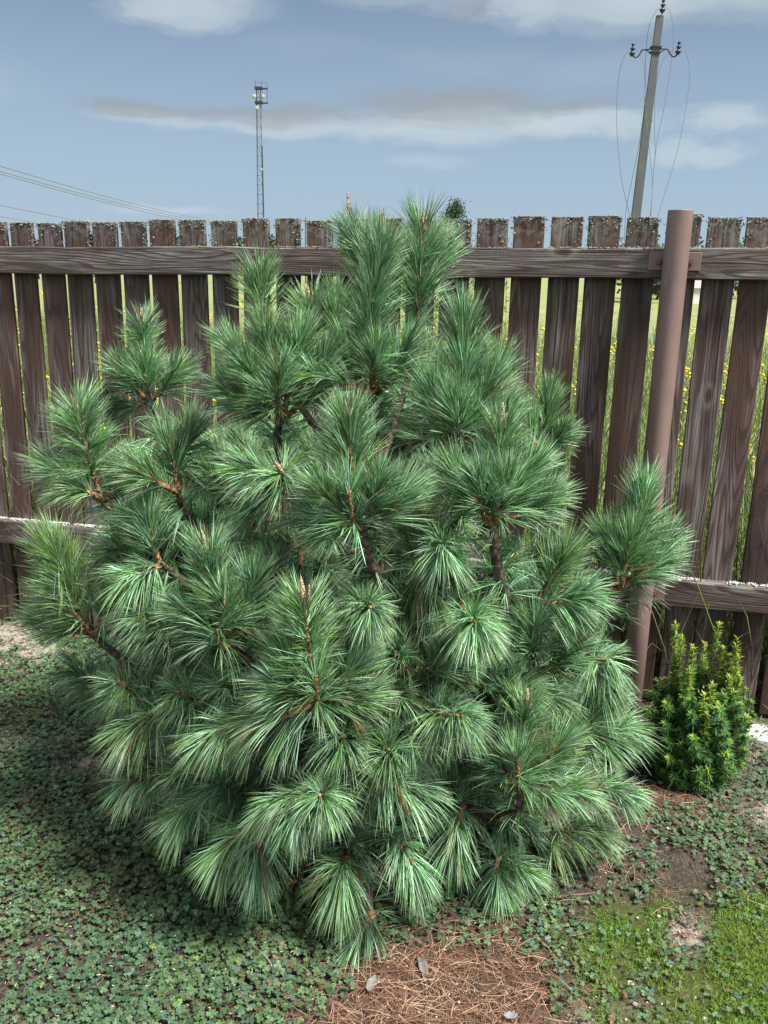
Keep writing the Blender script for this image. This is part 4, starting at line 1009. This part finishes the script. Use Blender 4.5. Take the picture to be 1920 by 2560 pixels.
# tall weed stems right behind the fence
for i, (x, yt, D_) in enumerate(((1270, 545, 3.9), (1090, 560, 4.2), (1190, 585, 4.0))):
    tip = at(x, yt, D_); e = empty('tall_weed', (tip[0]+.03, tip[1], 0), ('tall weed stem showing in the gap behind the pine, tallest of the weeds', 'tall weed hidden mostly by the pine leaders', 'short weed tip seen just above the top rail')[i], 'weed', 'tall weeds behind the fence')
    mb = MB(); L_ = np.array([-.03, 0, tip[2]]); mb.tube(curve([(0, 0, 0), L_*.5+np.array([.012, 0, 0]), L_], 8), np.linspace(.003, .001, 8), 5); mb.build('stem', M['ystem'], e)
    n = 90; t = .5+.5*rng.random(n); O = L_[None]*t[:, None]; D = unit(rng.normal(0, 1, (n, 3))+np.array([0, 0, .8])); c = np.tile([.07, .10, .04], (n, 1))
    V, Fc, T = make_prisms(O, D, .035*(1.15-t)*1.6+.006, np.full(n, .003), np.full(n, .2), c, c); link('leaves', npmesh('leaves', V, Fc, T), M['leaf'], e)

# ------------------------------------------------------------------ concrete utility pole
PY = 23.0
top = at(1649, 40, PY); low = at(1588, 545, PY); axv = unit(top-low); foot_p = low+axv*((0-low[2])/axv[2])
H = np.linalg.norm(top-foot_p)
up_ = empty('utility_pole', tuple(foot_p), 'leaning grey concrete utility pole with three dark insulators, behind the fence', 'pole')
ux = unit(np.cross([0, 1, 0], axv)); uy = unit(np.cross(axv, ux))
W0, W1 = .245, .165
mb = MB(); V = []
for t in (0, 1):
    wv = (W0*(1-t)+W1*t)/2
    for sx, sy in ((-1, -.8), (1, -.8), (.85, .8), (-.85, .8)): V.append(axv*H*t+ux*sx*wv+uy*sy*wv)
mb.add(V, [(0, 1, 2, 3), (7, 6, 5, 4), (0, 4, 5, 1), (1, 5, 6, 2), (2, 6, 7, 3), (3, 7, 4, 0)]); mb.build('shaft', M['concrete'], up_)
loc = lambda px, py, dy=0.0: at(px, py, PY+dy)-foot_p
def s2(X, Y): return 1480+X/3.95, Y/3.95          # detail-view px -> photo px
def P2(X, Y, dy=-.06): return loc(*s2(X, Y), dy)
def insulator(X, Y, ln=.22, r=.075):
    mb = MB(); c = P2(X, Y); d = axv*1.0; prof = [(0, .25), (.04, .75), (.08, 1.0), (.10, .4), (.14, .45), (.18, .85), (.20, .3), (.23, .32), (.27, .6), (.30, .15)]
    pts = [c+d*(h-.15) for h, _ in prof]; mb.tube(pts, [r*q for _, q in prof], 12); o = mb.build('insulator', M['insul'], up_, True)
insulator(700, 62); insulator(400, 492); insulator(855, 475)
mb = MB(); mb.tube([P2(690, 150), P2(692, 120), P2(697, 92)], .012, 6); mb.build('pin', M['darksteel'], up_)
for side, pts in ((0, [(590, 485), (515, 490), (490, 500), (465, 545), (432, 568), (405, 545), (401, 505)]), (1, [(665, 482), (720, 482), (750, 490), (775, 535), (802, 560), (835, 545), (850, 500)])):
    mb = MB(); mb.tube(curve([P2(*q) for q in pts], 26), .018, 7)
    br = [(585, 520), (525, 490)] if side == 0 else [(655, 520), (735, 485)]
    mb.tube([P2(*q) for q in br], .014, 6); mb.build('hook', M['darksteel'], up_, True)
mb = MB()
for y_ in (465, 520): 
    c = P2(630 if y_ == 465 else 622, y_, 0); mb.box(c, ux*.125, uy*.1, axv*.012)
mb.build('clamp', M['darksteel'], up_)
mb = MB(); c = P2(576, 1190, 0); mb.tube([c+.045*(ux*cos(t)+axv*sin(t)) for t in np.linspace(0, 2*pi, 16)], .006, 5, cap=False); mb.build('ring', M['wire'], up_)
slack = [([(380, 482), (320, 560), (270, 720), (246, 1000), (250, 1350), (290, 1750), (345, 2020), (385, 2190), (400, 2400)], 'far left slack wire hanging from the left insulator of the concrete pole'),
         ([(420, 480), (480, 540), (518, 680), (524, 950), (545, 1250), (578, 1600), (595, 1830), (575, 2190), (570, 2400)], 'inner slack wire hanging from the left insulator and crossing the pole shaft'),
         ([(685, 62), (620, 130), (565, 260), (540, 420), (528, 640), (520, 1000), (485, 1300), (420, 1650), (345, 2020), (328, 2210), (322, 2400)], 'left slack wire hanging from the top insulator down behind the pole'),
         ([(725, 60), (775, 120), (800, 260), (803, 420), (770, 700), (705, 1100), (650, 1350), (610, 1680), (590, 1950), (572, 2190), (566, 2400)], 'right slack wire hanging from the top insulator of the concrete pole'),
         ([(840, 462), (760, 520), (690, 620), (640, 800), (620, 1000), (620, 1350), (625, 1500), (600, 1800), (580, 2190), (572, 2400)], 'inner slack wire hanging from the right insulator close beside the shaft'),
         ([(872, 462), (920, 500), (955, 620), (965, 740), (945, 950), (880, 1330), (800, 1640), (700, 1970), (635, 2190), (600, 2330)], 'far right slack wire hanging from the right insulator of the concrete pole')]
for pts, lb in slack:
    mb = MB(); n_ = len(pts); P = [at(*s2(*q), PY+(-.1 if 'inner slack wire hanging from the left' in lb else .12)) for q in pts]
    if 'inner slack wire hanging from the left' in lb: P = [at(*s2(*q), PY-.25) for q in pts]; P[0] = at(*s2(*pts[0]), PY-.06)
    mb.tube(curve(P, 60), .006, 5); V = np.array(mb.v); c = V.mean(0); mb.v = [tuple(q) for q in V-c]
    o = mb.build('slack_wire', M['wire'], None, True); o.location = c; tag(o, lb, 'wire', 'slack wires on the concrete pole')

# ------------------------------------------------------------------ lattice tower
TY = 240.0
tt = at(648, 218, TY); tb = at(652, 560, TY); 
tw = empty('radio_tower', (float(tb[0]), TY, 0), 'tall slim steel lattice radio tower with platforms and dishes, left in the sky', 'tower')
Ht = float(tt[2]); base_w, top_w = 1.35, .80        # half widths
def tcor(z, i, j):
    t = min(1, z/Ht); hw = (base_w*(1-t)+top_w*t) if z < Ht*.62 else top_w+(base_w-top_w)*.38*max(0, (1-z/Ht)/.38)*.9
    xo = 0.35*0
    return np.array([i*hw*.62+xo, j*hw*.62, z])
hs2 = np.linspace(0, Ht, 21)
for (i, j) in ((-1, -1), (1, -1), (1, 1), (-1, 1)):
    mb = MB(); mb.tube([tcor(z, i, j) for z in hs2], .06 if i < 0 else .095, 5); mb.build('leg', M['steel'] if i < 0 else M['wire'], tw)
mb = MB()
crn = ((-1, -1), (1, -1), (1, 1), (-1, 1))
for k in range(20):
    z0, z1 = hs2[k], hs2[k+1]
    for q in range(4):
        a, b_ = crn[q], crn[(q+1) % 4]
        mb.tube([tcor(z1, *a), tcor(z1, *b_)], .03, 4)
        if q == 0:
            mb.tube([tcor(z0, *a), tcor(z1, *b_)], .02, 4)
            mb.tube([tcor(z0, *b_), tcor(z1, *a)], .035, 4)
mb.build('bracing', M['steel'], tw)
mb = MB(); mb.tube([tcor(z, 1, -1)+np.array([.22, -.1, 0]) for z in hs2[4:15]], .11, 6); mb.build('cable_run', M['darksteel'], tw)
def zpx(y): return float(at(648, y, TY)[2])
tx = lambda x, y=230: float(at(x, y, TY)[0])-float(tb[0])
for yy in (221, 257):
    z = zpx(yy); mb = MB(); mb.box((tx(647), -.1, z), (.95, 0, 0), (0, .9, 0), (0, 0, .26)); mb.box((tx(662), 0, z-.05), (.75, 0, 0), (0, .5, 0), (0, 0, .10))
    mb.build('platform', M['darksteel'], tw)
    mb = MB()
    for xx in (640, 655.5, 669): mb.tube([(tx(xx), -.7, z), (tx(xx), -.7, z+1.2)], .035, 4)
    mb.tube([(tx(640), -.7, z+1.15), (tx(669), -.7, z+1.15)], .03, 4); mb.build('railing', M['steel'], tw)
mb = MB(); mb.tube([(tx(669), -.6, zpx(260)), (tx(669), -.6, zpx(209))], .05, 4); mb.build('mast', M['steel'], tw)
for xx, y0, y1 in ((639.5, 222, 200), (655.5, 222, 200)):
    mb = MB(); mb.tube([(tx(xx), -.5, zpx(y0)), (tx(xx), -.5, zpx(y1))], .045, 5); mb.build('antenna', M['steel'], tw)
for (xx, yy, r) in ((636.5, 243, .55), (659, 243, .5), (642.5, 272, .5), (652, 425, .3)):
    mb = MB(); c = np.array([tx(xx), -1.0, zpx(yy)]); mb.tube([c+np.array([0, d, 0]) for d in (.45, .3, .1, 0, -.04)], [r*.2, r*.7, r, r, r*.9], 16); mb.build('dish', M['dish'], tw, True)

# ------------------------------------------------------------------ far line with wires on the left
fp = at(764, 548, 130); e = empty('far_pole', (fp[0], fp[1], 0), 'tiny far power pole whose top shows in a gap right of the tower', 'pole')
mb = MB(); mb.tube([(0, 0, 0), (0, 0, fp[2])], [.14, .09], 7); mb.build('shaft', M['concrete'], e)
mb = MB(); mb.tube([(-.6, 0, fp[2]-.25), (.6, 0, fp[2]-.25)], .05, 5); mb.build('crossarm', M['darksteel'], e)
for i, (x, y) in enumerate(((-.6, 0), (.6, 0), (0, .25))):
    mb = MB(); mb.tube([(x, 0, fp[2]-.25+y), (x, 0, fp[2]+.05+y)], [.05, .03], 6); mb.build('insulator', M['insul'], e)
wl = [((0, 415), 30, (764, 549), 'uppermost of the far power cables crossing the sky at the left'), ((0, 428), 29, (770, 551), 'middle one of the three close far power cables at the left'),
      ((0, 434.5), 30, (758, 552), 'lowest one of the three close far power cables at the left'), ((0, 513), 40, (600, 600), 'single power cable below the three close ones, just over the board tops'), ((0, 541), 45, (600, 612), 'lowest left power cable, almost touching the board tops')]
for (a, Da, b_, lb) in wl:
    A = at(a[0], a[1], Da); B = at(b_[0], b_[1], 130); Ae = A+(A-B)*.25
    pts = []
    mid_drop = {415: 2.6, 428: 2.6, 434.5: 2.7}.get(a[1], 1.0)
    for t in np.linspace(-.25, 1, 40):
        p = A+(B-A)*t; p[2] -= mid_drop*4*t*(1-t)*.5 if t > 0 else mid_drop*2*t*.9; pts.append(p)
    c = np.mean(pts, 0); mb = MB(); mb.tube(np.array(pts)-c, .016, 5); o = mb.build('power_cable', M['wire'], None, True); o.location = c; tag(o, lb, 'cable', 'far power cables at the left')

sc.render.resolution_x = 768; sc.render.resolution_y = 1024
